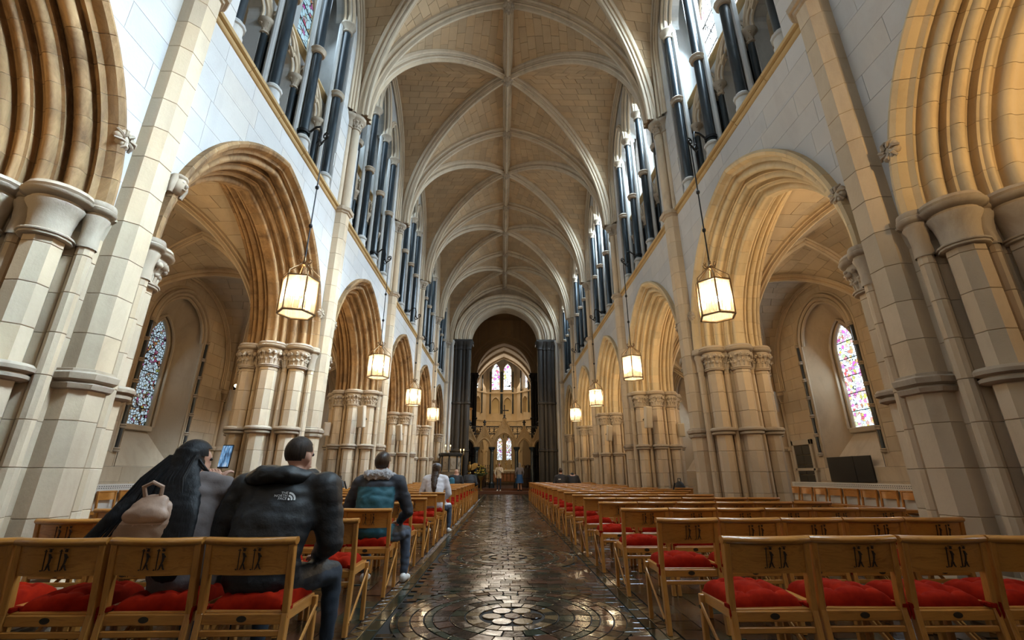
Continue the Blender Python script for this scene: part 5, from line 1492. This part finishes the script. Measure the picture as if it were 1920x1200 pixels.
# ------------------------------------------------------------------ bags
NYL = plain('black_nylon', (.010, .010, .012), .6, bumpscale=25, bs=.4); TEAL = plain('teal_nylon', (.02, .16, .22), .6)
LEATH = plain('beige_leather', (.42, .27, .19), .5, bumpscale=60, bs=.15); LEATHD = plain('tan_leather_lower', (.27, .165, .105), .5, bumpscale=60, bs=.15)
def remesh(name, mb, mats, vox=.02, smooth=6, noise_amp=0, nscale=9, pick=None, mask=None):
    """unite overlapping volumes in one continuous skin"""
    me = bpy.data.meshes.new('tmp'); me.from_pydata(mb.v, [], mb.f); o = bpy.data.objects.new('tmp', me); COL.objects.link(o)
    r = o.modifiers.new('r', 'REMESH'); r.mode = 'VOXEL'; r.voxel_size = vox
    sm = o.modifiers.new('s', 'SMOOTH'); sm.iterations = smooth; sm.factor = .5
    dg = bpy.context.evaluated_depsgraph_get(); ev = o.evaluated_get(dg); m2 = bpy.data.meshes.new_from_object(ev)
    bpy.data.objects.remove(o); bpy.data.meshes.remove(me); m2.name = name
    if noise_amp:
        from mathutils import noise as NZ
        m2.calc_normals_split() if hasattr(m2, 'calc_normals_split') else None
        nrm = [v.normal.copy() for v in m2.vertices]
        for v, n in zip(m2.vertices, nrm):
            p = Vector((v.co.x * nscale, v.co.y * nscale, v.co.z * nscale * 1.6)); a = abs(NZ.noise(p)) * 2 - .6 + .5 * NZ.noise(p * 2.3)
            v.co += n * (a * noise_amp * (mask(v.co) if mask else 1))
    m2.materials.clear()
    for m in (mats if isinstance(mats, list) else [mats]): m2.materials.append(m)
    if pick:
        idx = [pick(p.center) for p in m2.polygons]; m2.polygons.foreach_set('material_index', idx)
    m2.shade_smooth(); m2.update(); return m2
def chain(mb, pts, n=5):
    """balls along a limb; pts = ((x,y,z), r or (rx,ry,rz))"""
    for (p0, r0), (p1, r1) in zip(pts[:-1], pts[1:]):
        r0 = r0 if isinstance(r0, tuple) else (r0,) * 3; r1 = r1 if isinstance(r1, tuple) else (r1,) * 3
        L = (Vector(p1) - Vector(p0)).length; k = max(2, int(L / (min(min(r0), min(r1)) * .45)))
        for i in range(k + 1):
            t = i / k; mb.ball([p0[j] + (p1[j] - p0[j]) * t for j in range(3)], tuple(r0[j] + (r1[j] - r0[j]) * t for j in range(3)), 12, 8)
def rucksack(loc, rz, label, sc=1.0, teal=False):
    t = thing('rucksack', label, 'bag', loc, rz)
    m = MB(); chain(m, [((0, 0, .14), (.20, .13, .15)), ((0, .01, .34), (.19, .12, .16)), ((0, .02, .46), (.14, .09, .10))]); chain(m, [((0, -.10, .15), (.14, .07, .12)), ((0, -.09, .22), (.13, .06, .08))]); m.v = [(x * sc, y * sc, z * sc) for x, y, z in m.v]
    ob('body', remesh('body', m, [NYL, TEAL], .03, 4, .012, 12, (lambda c: 1 if (c.z > .33 * sc and c.y < -.02 and abs(c.x) < .10 * sc) else 0) if teal else None), t)
    m = MB(); m.tube([(-.06 * sc, .02, .54 * sc), (-.05 * sc, .02, .62 * sc), (.05 * sc, .02, .62 * sc), (.06 * sc, .02, .54 * sc)], .012, 6); part('handle', m, TEAL if teal else NYL, t)
    for sg in (-1, 1): m = MB(); m.tube([(sg * .1 * sc, .1 * sc, .5 * sc), (sg * .13 * sc, .17 * sc, .3 * sc), (sg * .15 * sc, .1 * sc, .05 * sc)], [.02, .022, .012], 6); part('strap', m, NYL, t)
    return t
CH_B = 'chair holding bags beside the pier'
for x, lab in ((-4.45, 'wooden chair under the black rucksack by the third left pier'), (-4.98, 'wooden chair under the teal rucksack by the third left pier'), (4.72, 'wooden chair under the black rucksack by the third right pier')):
    chair(x, 12.55, .05, lab, 'chairs holding bags', True, False, 1)
rucksack((-4.98, 12.8, .44), .3, 'black rucksack with teal panels on chair beside the third left pier', 1.15, True)
rucksack((-4.45, 12.78, .44), -.4, 'plain black rucksack on chair, right of the teal-trimmed one', 1.05)
rucksack((4.72, 12.8, .44), .5, 'black rucksack on chair beside the third right pier', .95)
rucksack((2.1, 28.75, 0.0), .9, 'black rucksack leaning on the floor right of the screen arch', 1.3)

# ------------------------------------------------------------------ people
def cloth(name, col, rough=.75, bs=.25, sc=40):
    return plain(name, col, rough, bumpscale=sc, bs=bs)
SKIN = plain('skin', (.50, .28, .20), .5); SKIN.node_tree.nodes['Principled BSDF'].inputs['Subsurface Weight'].default_value = .08
def hair_mat(name, col, rough=.35):
    m, nt, b = new_mat(name); tc = N(nt, 'ShaderNodeTexCoord'); mp = N(nt, 'ShaderNodeMapping'); mp.inputs['Scale'].default_value = (90, 90, 4); nt.links.new(tc.outputs['Object'], mp.inputs[0])
    n = noise(nt, mp.outputs[0], 1, 3); nt.links.new(ramp(nt, n, [(.3, tuple(c * .5 for c in col)), (.7, tuple(c * 1.5 for c in col))]), b.inputs['Base Color'])
    b.inputs['Roughness'].default_value = rough; b.inputs['Specular IOR Level'].default_value = .25; bump(nt, b, n, .5, .006); return m
HBLK = hair_mat('black_hair', (.005, .005, .006), .55); HBRN = hair_mat('dark_brown_hair', (.035, .02, .013)); HSHORT = hair_mat('cropped_brown_hair', (.028, .017, .011), .6); HGREY = hair_mat('grey_hair', (.25, .22, .2), .6)
def hand(mb, w, d, side, curl=.6, s=1.0):
    """palm at w pointing along d, five separate fingers and a thumb at the side of the palm"""
    d = Vector(d).normalized(); u = Vector((0, 0, 1)) if abs(d.z) < .8 else Vector((0, -1, 0)); x = d.cross(u).normalized() * side; u = x.cross(d).normalized() * side
    w = Vector(w); pts = []
    for k in range(4):
        a = w + x * ((k - 1.5) * .012 * s); mb.tube([a, a + d * .045 * s, a + d * .088 * s], [.016 * s, .0155 * s, .012 * s], 8)
    for k, L in enumerate((.066, .076, .070, .052)):
        b = w + d * .085 * s + x * ((k - 1.5) * .0205 * s); p1 = b + d * L * .45 * s; p2 = p1 + (d * cos(curl) - u * sin(curl)) * L * .32 * s; p3 = p2 + (d * cos(2 * curl) - u * sin(2 * curl)) * L * .28 * s
        mb.tube([b - d * .02, b, p1, p2, p3], [.0095 * s, .0095 * s, .009 * s, .008 * s, .006 * s], 8)
    b = w + d * .025 * s - x * .024 * s; p1 = b + (d * .6 - x * .8).normalized() * .035 * s; p2 = p1 + (d * .95 - x * .1 - u * .25).normalized() * .030 * s
    mb.tube([b, p1, p2], [.013 * s, .011 * s, .008 * s], 8)
    return mb
def head_blob(mb, c, face, s=1.0):
    """skull, jaw, nose, ears; face = horizontal direction the face looks to"""
    f = Vector(face).normalized(); r = Vector((f.y, -f.x, 0)).normalized(); c = Vector(c)
    up = Vector((0, 0, 1))
    def E(o, ra, rb, rc_):                                     # ellipsoid: ra along face, rb sideways, rc up
        m = MB(); m.ball((0, 0, 0), 1, 14, 10); mb.add([c + (f * o[0] + r * o[1] + up * o[2]) * s + (f * p[0] * ra + r * p[1] * rb + up * p[2] * rc_) * s for p in m.v], m.f)
    E((-.012, 0, .02), .098, .076, .098); E((.022, 0, -.05), .068, .060, .075); E((.055, 0, -.095), .028, .030, .022)
    E((.085, 0, -.030), .028, .016, .026); E((.076, 0, .0), .022, .012, .035); E((.078, 0, -.072), .014, .026, .010); E((.074, 0, .022), .018, .055, .012)
    for sg in (-1, 1): E((-.005, sg * .078, -.02), .022, .010, .034)
    return mb
def eyes(parent, c, face, s=1.0):
    f = Vector(face).normalized(); r = Vector((f.y, -f.x, 0)).normalized(); c = Vector(c); m = MB()
    for sg in (-1, 1): m.ball(c + (f * .082 + r * sg * .031 + Vector((0, 0, .004))) * s, .011 * s, 8, 6)
    part('eyes', m, INLAY, parent); m = MB(); m.ball(c + (f * .094 + Vector((0, 0, -.073))) * s, (.02 * s, .02 * s, .006 * s), 8, 5); part('lips', m, plain('lips', (.35, .10, .08), .5), parent)
def short_hair(c, face, s=1.0, low=-.045, grow=1.06):
    f = Vector(face).normalized(); r = Vector((f.y, -f.x, 0)).normalized(); c = Vector(c); m = MB(); m.ball((0, 0, 0), 1, 28, 20); keep = []
    P_ = [(.098 * grow * p[0], .078 * grow * p[1], .098 * grow * p[2]) for p in m.v]
    for q_ in m.f:
        x = sum(P_[i][0] for i in q_) / len(q_); y = sum(P_[i][1] for i in q_) / len(q_); z = sum(P_[i][2] for i in q_) / len(q_)
        lim = low if x < -.02 else (.0 if x < .045 else .05)
        if abs(y) > .06 and x > -.03: lim = max(lim, .0)
        if z > lim: keep.append(q_)
    mb = MB(); mb.add([c + (f * (p[0] - .012) + r * p[1] + Vector((0, 0, p[2] + .02))) * s for p in P_], keep); return mb
def seated(root_xy, label, jacket, trousers, skin=SKIN, yaw=0.0, lean=.06, head=(0, .34, 1.27), face=(0, 1, 0), w=1.0, shoe=None, sleeve=1.0, arms=None, knees=((-.15, .66), (.15, .66)), rz=0.0, upper=None, yoke=1.0, vox=.016, wr=.012):
    """figure on a chair; origin under the back of the seat, facing +y"""
    t = thing('person', label, 'person', (root_xy[0], root_xy[1], 0), rz)
    b = MB(); hx, hy, hz = head
    chain(b, [((0, .21, .56), (.185 * w, .14, .12)), ((0, .19, .70), (.19 * w, .135, .13)), ((hx * .2, .20 + lean * .3, .85), (.205 * w, .14, .14)), ((hx * .4, .22 + lean * .8, .98), (.205 * w, .135, .12)), ((hx * .5, .23 + lean, 1.05), (.16 * w, .11, .08))])
    sh = []
    for sg in (-1, 1): sh.append((hx * .5 + sg * .20 * w, .235 + lean, 1.035))
    chain(b, [(sh[0], .085), ((hx * .5, .23 + lean, 1.075), .085), (sh[1], .085)])
    chain(b, [((hx * .6, .24 + lean, 1.08), .070), ((hx * .95, hy - .02, hz - .10), .056)])
    arms = arms or [[(-.30 * w, .30, .76), (-.13, .55, .63)], [(.30 * w, .30, .76), (.13, .55, .63)]]
    hands = MB()
    for sg, S0, (el, wr_) in zip((-1, 1), sh, arms):
        chain(b, [(S0, .082 * sleeve), (el, .064 * sleeve), (wr_, .046 * (1 + (sleeve - 1) * .5))])
        d = Vector(wr_) - Vector(el); hand(hands, Vector(wr_) + d.normalized() * .02, d, sg)
    for sg, (kx, ky) in zip((-1, 1), knees):
        chain(b, [((sg * .10 * w, .24, .53), .098), ((kx, ky, .50), .072)]); chain(b, [((kx, ky, .50), .072), ((kx * 1.05, ky + .0, .28), .060), ((kx * 1.05, ky + .0, .11), .045)])
    head_blob(b, head, face)
    mats = [jacket, trousers, skin, upper or jacket]
    def pick(c):
        if c.z > hz - .125 and (Vector(c) - Vector(head)).length < .16: return 2
        if c.z < .54 and c.y > .28: return 1
        if c.z < .46: return 1
        if c.z > yoke: return 3
        return 0
    me = remesh('body', b, mats, vox, 5, wr, 7, pick, lambda c: max(0, min(1, ((c - Vector(head)).length - .15) / .06)))
    if wr:                                                      # keep the face free of cloth folds
        pass
    body = ob('body', me, t)
    part('hands', hands, skin, t, sharp=80)
    for sg, (kx, ky) in zip((-1, 1), knees):
        m = MB(); x = kx * 1.05; y = ky
        chain(m, [((x, y - .03, .055), (.042, .05, .05)), ((x, y + .06, .045), (.045, .06, .042)), ((x + sg * .01, y + .13, .035), (.044, .05, .032))]); m.v = [(a, c_, max(.0, z)) for a, c_, z in m.v]
        so = ob('shoe', remesh('shoe', m, shoe or NYL, .012, 3), t)
    eyes(t, head, face)
    return t, me
# man in the black jacket
JBLK = cloth('black_jacket_yoke', (.006, .006, .007), .55); JGRY = cloth('charcoal_jacket', (.013, .015, .018), .55, .6, 22); DENIM = cloth('dark_denim', (.014, .022, .035), .8, .2, 120)
mx, my = -1.48, 2.757
man, mme = seated((mx, my), 'seated man in black and charcoal jacket, cropped hair, first left row by the aisle', JGRY, DENIM, head=(.05, .37, 1.245), face=(.35, 1, 0), w=1.22, lean=.07,
    sleeve=1.3, arms=[[(-.36, .30, .72), (-.17, .58, .64)], [(.33, .33, .73), (.17, .60, .62)]], knees=((-.16, .66), (.24, .70)), upper=JBLK, yoke=.965, vox=.014, wr=.007)
hb = short_hair((.05, .37, 1.245), (.35, 1, 0), 1.0, -.06, 1.02); part('hair', hb, HSHORT, man, sharp=80)
m = MB()
chain(m, [((-.15, .26, 1.10), (.075, .07, .055)), ((-.06, .20, 1.125), (.085, .08, .06)), ((.06, .21, 1.12), (.08, .075, .055)), ((.14, .28, 1.10), (.06, .065, .05))])
chain(m, [((-.15, .26, 1.10), .055), ((-.14, .36, 1.13), .045)]); chain(m, [((.14, .28, 1.10), .05), ((.15, .38, 1.12), .045)])
ob('hood', remesh('hood', m, JBLK, .014, 4, .007, 13), man)
# white lettering and half-dome mark on the shoulder, laid on the cloth
def on_cloth(me, pts, faces, yoff, mat, name, parent):
    bvh = BVHTree.FromPolygons([v.co for v in me.vertices], [tuple(p.vertices) for p in me.polygons]); vs = []
    for x, z in pts:
        h = bvh.ray_cast(Vector((x, -1.5, z)), Vector((0, 1, 0))); y = h[0].y - yoff if h[0] is not None else .2
        vs.append((x, y, z))
    mb = MB(); mb.add(vs, faces); return part(name, mb, mat, parent)
LOGO = plain('white_embroidery', (.75, .75, .75), .7)
def text_mesh(txt, size):
    cu = bpy.data.curves.new('t', 'FONT'); cu.body = txt; cu.size = size; cu.align_x = 'RIGHT'; cu.resolution_u = 2; o = bpy.data.objects.new('t', cu); COL.objects.link(o)
    dg = bpy.context.evaluated_depsgraph_get(); me = bpy.data.meshes.new_from_object(o.evaluated_get(dg)); bpy.data.objects.remove(o)
    r = [(v.co.x, v.co.y) for v in me.vertices], [tuple(p.vertices) for p in me.polygons]; bpy.data.meshes.remove(me); return r
lx, lz = .075, 1.012
for k, wd in enumerate(('THE', 'NORTH', 'FACE')):
    pts, fs = text_mesh(wd, .019); on_cloth(mme, [(lx + x * 1.12 + .03, lz - .0155 * k + y) for x, y in pts], fs, .006, LOGO, 'lettering', man)
for k in range(3):
    r0, r1 = .040 - .014 * k, .031 - .014 * k; n = 8
    pts = [(lx + .036 + .0 + r * cos(pi / 2 * (1 - j / n)), lz - .034 + r * 1.12 * sin(pi / 2 * (1 - j / n))) for r in (max(r1, .001), r0) for j in range(n + 1)]
    on_cloth(mme, pts, [(j, j + 1, n + 2 + j, n + 1 + j) for j in range(n)], .006, LOGO, 'dome_mark', man)
# woman with the long hair, raising a phone
GREY = cloth('grey_brown_coat', (.13, .105, .10), .85)
wx, wy = -1.98, 2.80
wom, wme = seated((wx, wy), 'seated woman with long black hair and grey coat holding up a phone', GREY, DENIM, head=(-.13, .33, 1.215), face=(.6, 1, 0), w=.92, lean=.05,
    arms=[[(-.27, .46, .80), (-.16, .60, 1.03)], [(.15, .44, .86), (-.10, .60, 1.075)]], knees=((-.15, .66), (.12, .66)), vox=.015, wr=.010)
hc = (-.13, .33, 1.215)
m = MB()
chain(m, [((-.15, .31, 1.245), (.095, .105, .085)), ((-.155, .27, 1.15), (.115, .085, .09)), ((-.11, .18, 1.02), (.165, .065, .09)), ((-.06, .095, .88), (.175, .045, .09)), ((-.02, .06, .76), (.155, .036, .08)), ((.01, .05, .66), (.12, .03, .06)), ((.02, .05, .60), (.08, .022, .05))])
chain(m, [((-.22, .25, 1.14), (.06, .06, .06)), ((-.30, .16, 1.0), (.055, .045, .06)), ((-.37, .07, .88), (.04, .03, .05)), ((-.45, .04, .76), (.028, .02, .04)), ((-.52, .03, .66), (.016, .012, .03))])
hair = ob('hair', remesh('hair', m, HBLK, .012, 6, .003, 16), wom)
m = MB(); rnd = random.Random(9)
for k in range(110):                                       # fine locks over the curtain and the sweep to the side
    f = rnd.random(); x0 = -.24 + .17 * f; yk = .02 * rnd.random()
    x3 = -.54 + .68 * f ** .7 + rnd.uniform(-.02, .02); z3 = .60 + rnd.uniform(-.02, .06)
    m.tube([(x0, .24, 1.24), (x0 - .02 + (x3 - x0) * .2, .165 - yk, 1.10), (x0 + (x3 - x0) * .5, .10 - yk, .93), (x0 + (x3 - x0) * .8, .035 - yk * .4, .76), (x3, .03, z3)], [.004, .007, .007, .006, .001], 5)
for k in range(18): z = rnd.uniform(.92, 1.12); m.tube([(-.06, .26, z + .1), (.02 + .06 * rnd.random(), .27, z), (.06 + .08 * rnd.random(), .25, z - .14 - .1 * rnd.random())], [.006, .006, .001], 5)
part('hair_strands', m, HBLK, hair, kind='stuff')
part('hair_crown', short_hair(hc, (.6, 1, 0), 1.0, -.12, 1.13), HBLK, hair, sharp=80)
ph = thing('phone', 'smartphone with lit blue camera view held up by the woman', 'phone', (wx - .115, wy + .625, 1.165), -.06)
m = MB(); m.hexa([(x, y, z) for x in (-.042, .042) for y in (-.005, .005) for z in (0, .165)], 0, .004); part('case', m, NYL, ph, rot=(-.12, 0, 0))
SCRN, nt, bb = new_mat('phone_screen'); bb.inputs['Base Color'].default_value = (.02, .02, .02, 1); tc = N(nt, 'ShaderNodeTexCoord'); mp = N(nt, 'ShaderNodeMapping'); mp.inputs['Scale'].default_value = (60, 60, 12); nt.links.new(tc.outputs['Object'], mp.inputs[0])
nt.links.new(ramp(nt, noise(nt, mp.outputs[0], 1.2, 3), [(.35, (.02, .05, .12)), (.55, (.18, .42, .75)), (.7, (.8, .9, 1.0))]), bb.inputs['Emission Color']); bb.inputs['Emission Strength'].default_value = .9
m = MB(); m.add([(x, -.0062, z) for x, z in ((-.038, .010), (.038, .010), (.038, .157), (-.038, .157))], [(0, 1, 2, 3)]); part('screen', m, SCRN, ph, rot=(-.12, 0, 0))
# her backpack
bp = thing('backpack', 'beige leather backpack with tan lower pocket on the long-haired woman', 'backpack', (wx - .14, wy - .0, .585), .10)
m = MB(); chain(m, [((0, .06, .10), (.185, .060, .10)), ((0, .06, .22), (.175, .056, .12)), ((.02, .065, .35), (.10, .045, .06))])
ob('body', remesh('body', m, [LEATH, LEATHD], .012, 5, .004, 10, lambda c: 1 if c.z < .265 else 0), bp)
m = MB(); chain(m, [((-.02, .0, .10), (.15, .030, .07)), ((-.02, .005, .15), (.14, .028, .055))]); ob('front_pocket', remesh('front_pocket', m, LEATHD, .010, 4, .003, 12), bp)
m = MB(); chain(m, [((-.07, .03, .315), (.06, .040, .045)), ((.0, .022, .33), (.07, .046, .06)), ((.06, .03, .315), (.06, .040, .045))]); chain(m, [((0, .04, .36), (.10, .045, .05)), ((.01, .055, .40), (.08, .035, .03))]); ob('flap', remesh('flap', m, LEATH, .010, 5, .003, 12), bp)
m = MB(); m.tube([(-.04, .05, .41), (-.05, .03, .47), (0, .02, .495), (.05, .03, .47), (.04, .05, .41)], .012, 8); part('handle', m, LEATH, bp)
m = MB(); m.tube([(-.13, -.035, .20), (-.135, -.045, .10)], .006, 6); m.box(-.15, -.13, -.05, -.04, .03, .09, c=.004); part('zip_pull', m, LEATH, bp)
# person in teal jacket, third row
TEALJ = cloth('teal_jacket', (.012, .085, .115), .7); NAVY = cloth('navy_sleeves', (.02, .024, .034), .7); FUR = cloth('pale_fur', (.40, .39, .40), .95, .9, 60); JEAN = cloth('blue_jeans', (.06, .08, .12), .85, .2, 120); WSHOE = plain('white_sneaker', (.62, .60, .58), .6)
tx, ty = -1.457, R0 + RP * 2 + .03
tl, tme = seated((tx, ty), 'seated person in teal jacket with pale fur hood, third left row', TEALJ, JEAN, head=(.02, .33, 1.245), face=(.1, 1, 0), w=1.08, lean=.06, shoe=WSHOE, knees=((-.14, .62), (.27, .62)),
    arms=[[(-.34, .33, .74), (-.14, .58, .64)], [(.34, .33, .74), (.2, .60, .63)]], wr=.012)
for p in tme.polygons:
    if p.material_index in (0, 3) and (abs(p.center.x) > .205): p.material_index = 3
tme.materials[3] = NAVY
part('hair', short_hair((.02, .33, 1.245), (.1, 1, 0), 1.02, -.07, 1.1), HBRN, tl, sharp=80)
m = MB(); chain(m, [((-.14, .30, 1.10), .05), ((-.08, .21, 1.12), .06), ((.08, .21, 1.12), .06), ((.15, .30, 1.10), .05)]); ob('fur_hood', remesh('fur_hood', m, FUR, .014, 3, .018, 26), tl)
# woman in white hoodie, seventh row
WHT = cloth('white_hoodie', (.56, .55, .58), .85)
hw, hwm = seated((-1.457, R0 + RP * 6 + .03), 'seated woman in white hoodie with long dark ponytail and grey cap', WHT, JEAN, head=(0, .33, 1.235), face=(.1, 1, 0), w=.95, shoe=WSHOE, knees=((-.14, .62), (.26, .60)), wr=.010, vox=.02)
m = MB(); chain(m, [((0, .30, 1.27), (.092, .105, .085)), ((0, .26, 1.16), (.085, .06, .08)), ((-.01, .17, 1.02), (.075, .05, .08)), ((0, .09, .88), (.05, .035, .07)), ((.015, .075, .78), (.025, .02, .05))]); ob('hair', remesh('hair', m, HBRN, .014, 3, .008, 16), hw)
m = MB(); m.ball((0, .325, 1.295), (.095, .108, .065), 14, 8); m.hexa([(x, y, z) for x in (-.07, .07) for y in (.40, .50) for z in (1.285, 1.295)], 0, .004); part('cap', m, cloth('grey_cap', (.16, .16, .18)), hw, sharp=60)
# far seated visitors
DK = cloth('dark_coat', (.018, .017, .02)); BLU = cloth('blue_backpack_cloth', (.03, .16, .26))
a, am = seated((-1.957, R0 + RP * 14 + .03), 'bald seated visitor with blue rucksack straps, far end of the left block', DK, DENIM, head=(.05, .33, 1.22), face=(.5, 1, 0), wr=0, vox=.025)
m = MB(); chain(m, [((-.10, .06, .66), (.13, .08, .12)), ((-.10, .06, .92), (.12, .08, .12))]); ob('rucksack', remesh('rucksack', m, BLU, .025, 3), a)
a, am = seated((-1.457, R0 + RP * 15 + .03), 'seated visitor in dark coat bending low at the far end of the left block', DK, DENIM, head=(.0, .62, 1.0), face=(0, 1, -.4), lean=.2, wr=0, vox=.025)
part('hair', short_hair((0, .62, 1.0), (0, 1, 0)), HBRN, a, sharp=80)
a, am = seated((2.377, R0 + RP * 15 + .03), 'dark-haired seated visitor in black jacket with pale badge, far end of the right block', DK, DENIM, head=(.0, .33, 1.28), wr=0, vox=.025)
part('hair', short_hair((0, .33, 1.28), (0, 1, 0), 1.0, -.07, 1.1), HBRN, a, sharp=80); m = MB(); m.hexa([(x, y, z) for x in (-.13, -.03) for y in (.075, .10) for z in (.93, .97)], 0, .005); part('badge', m, LOGO, a)
a, am = seated((2.877, R0 + RP * 15 + .03), 'seated visitor in black hooded coat beside the dark-haired one with the badge', DK, DENIM, head=(.0, .40, 1.08), lean=.12, wr=0, vox=.025)
part('hair', short_hair((0, .40, 1.08), (0, 1, 0), 1.02, -.1, 1.12), HBLK, a, sharp=80)
def standing(loc, rz, label, coat, trousers, shoe, hairm, longhair, arms, hem=.78, extra=None, skirt=None):
    t = thing('person', label, 'person', loc, rz); b = MB(); hd = (0, .02, 1.60)
    chain(b, [((0, 0, .92), (.165, .115, .12)), ((0, 0, 1.08), (.15, .105, .12)), ((0, 0, 1.28), (.175, .115, .12)), ((0, 0, 1.38), (.15, .095, .07))])
    chain(b, [((-.17, 0, 1.37), .068), ((.17, 0, 1.37), .068)]); chain(b, [((0, .0, 1.40), .058), ((0, .01, 1.52), .050)])
    if hem < .8: chain(b, [((0, 0, .9), (.175, .125, .1)), ((0, 0, hem), (.185, .13, .06))])
    hands = MB()
    for sg, (el, wr_) in zip((-1, 1), arms): chain(b, [((sg * .19, 0, 1.36), .066), (el, .052), (wr_, .038)]); d = Vector(wr_) - Vector(el); hand(hands, Vector(wr_) + d.normalized() * .02, d, sg)
    for sg in (-1, 1): chain(b, [((sg * .085, 0, .88), .088), ((sg * .09, .01, .48), .062), ((sg * .095, -.01, .10), .044)])
    head_blob(b, hd, (0, 1, 0), .95)
    me = remesh('body', b, [coat, trousers, SKIN], .018, 4, .006, 7, lambda c: 2 if c.z > 1.48 else (1 if c.z < hem - .03 else 0), lambda c: 1 if c.z < 1.42 else 0); ob('body', me, t); part('hands', hands, SKIN, t, sharp=80); eyes(t, hd, (0, 1, 0), .95)
    if longhair:
        m = MB(); chain(m, [((0, -.01, 1.65), (.085, .095, .075)), ((0, -.05, 1.52), (.09, .06, .08)), ((0, -.06, 1.40), (.08, .045, .06))]); ob('hair', remesh('hair', m, hairm, .015, 3), t)
    else: part('hair', short_hair(hd, (0, 1, 0), .96), hairm, t, sharp=80)
    for sg in (-1, 1):
        m = MB(); chain(m, [((sg * .095, -.03, .05), (.04, .05, .05)), ((sg * .10, .12, .035), (.042, .06, .035))]); m.v = [(x, y, max(0, z)) for x, y, z in m.v]; ob('shoe', remesh('shoe', m, shoe, .015, 3), t)
    return t
CREAM = cloth('cream_jacket', (.60, .50, .38), .9); NVT = cloth('navy_trousers', (.012, .018, .035)); BLUED = cloth('bright_blue_skirt', (.012, .07, .20)); GRYJ = cloth('grey_cardigan', (.16, .15, .17))
standing((-.30, 30.5, .15), pi - .15, 'standing woman in cream jacket and navy trousers facing down the aisle', CREAM, NVT, WSHOE, HGREY, False, [((-.26, .05, 1.12), (-.10, .20, 1.22)), ((.27, .04, 1.12), (.20, .16, .92))], .80)
bl = standing((1.02, 30.45, .15), .2, 'standing visitor in grey top and bright blue skirt before the screen', GRYJ, SKIN, NYL, HGREY, True, [((-.26, .0, 1.12), (-.22, .1, .90)), ((.26, .0, 1.12), (.22, .1, .90))], .95)
m = MB(); m.lathe([(.165, 1.0), (.19, .9), (.22, .7), (.25, .48), (.235, .48), (.16, .98)], 18); part('skirt', m, BLUED, bl)
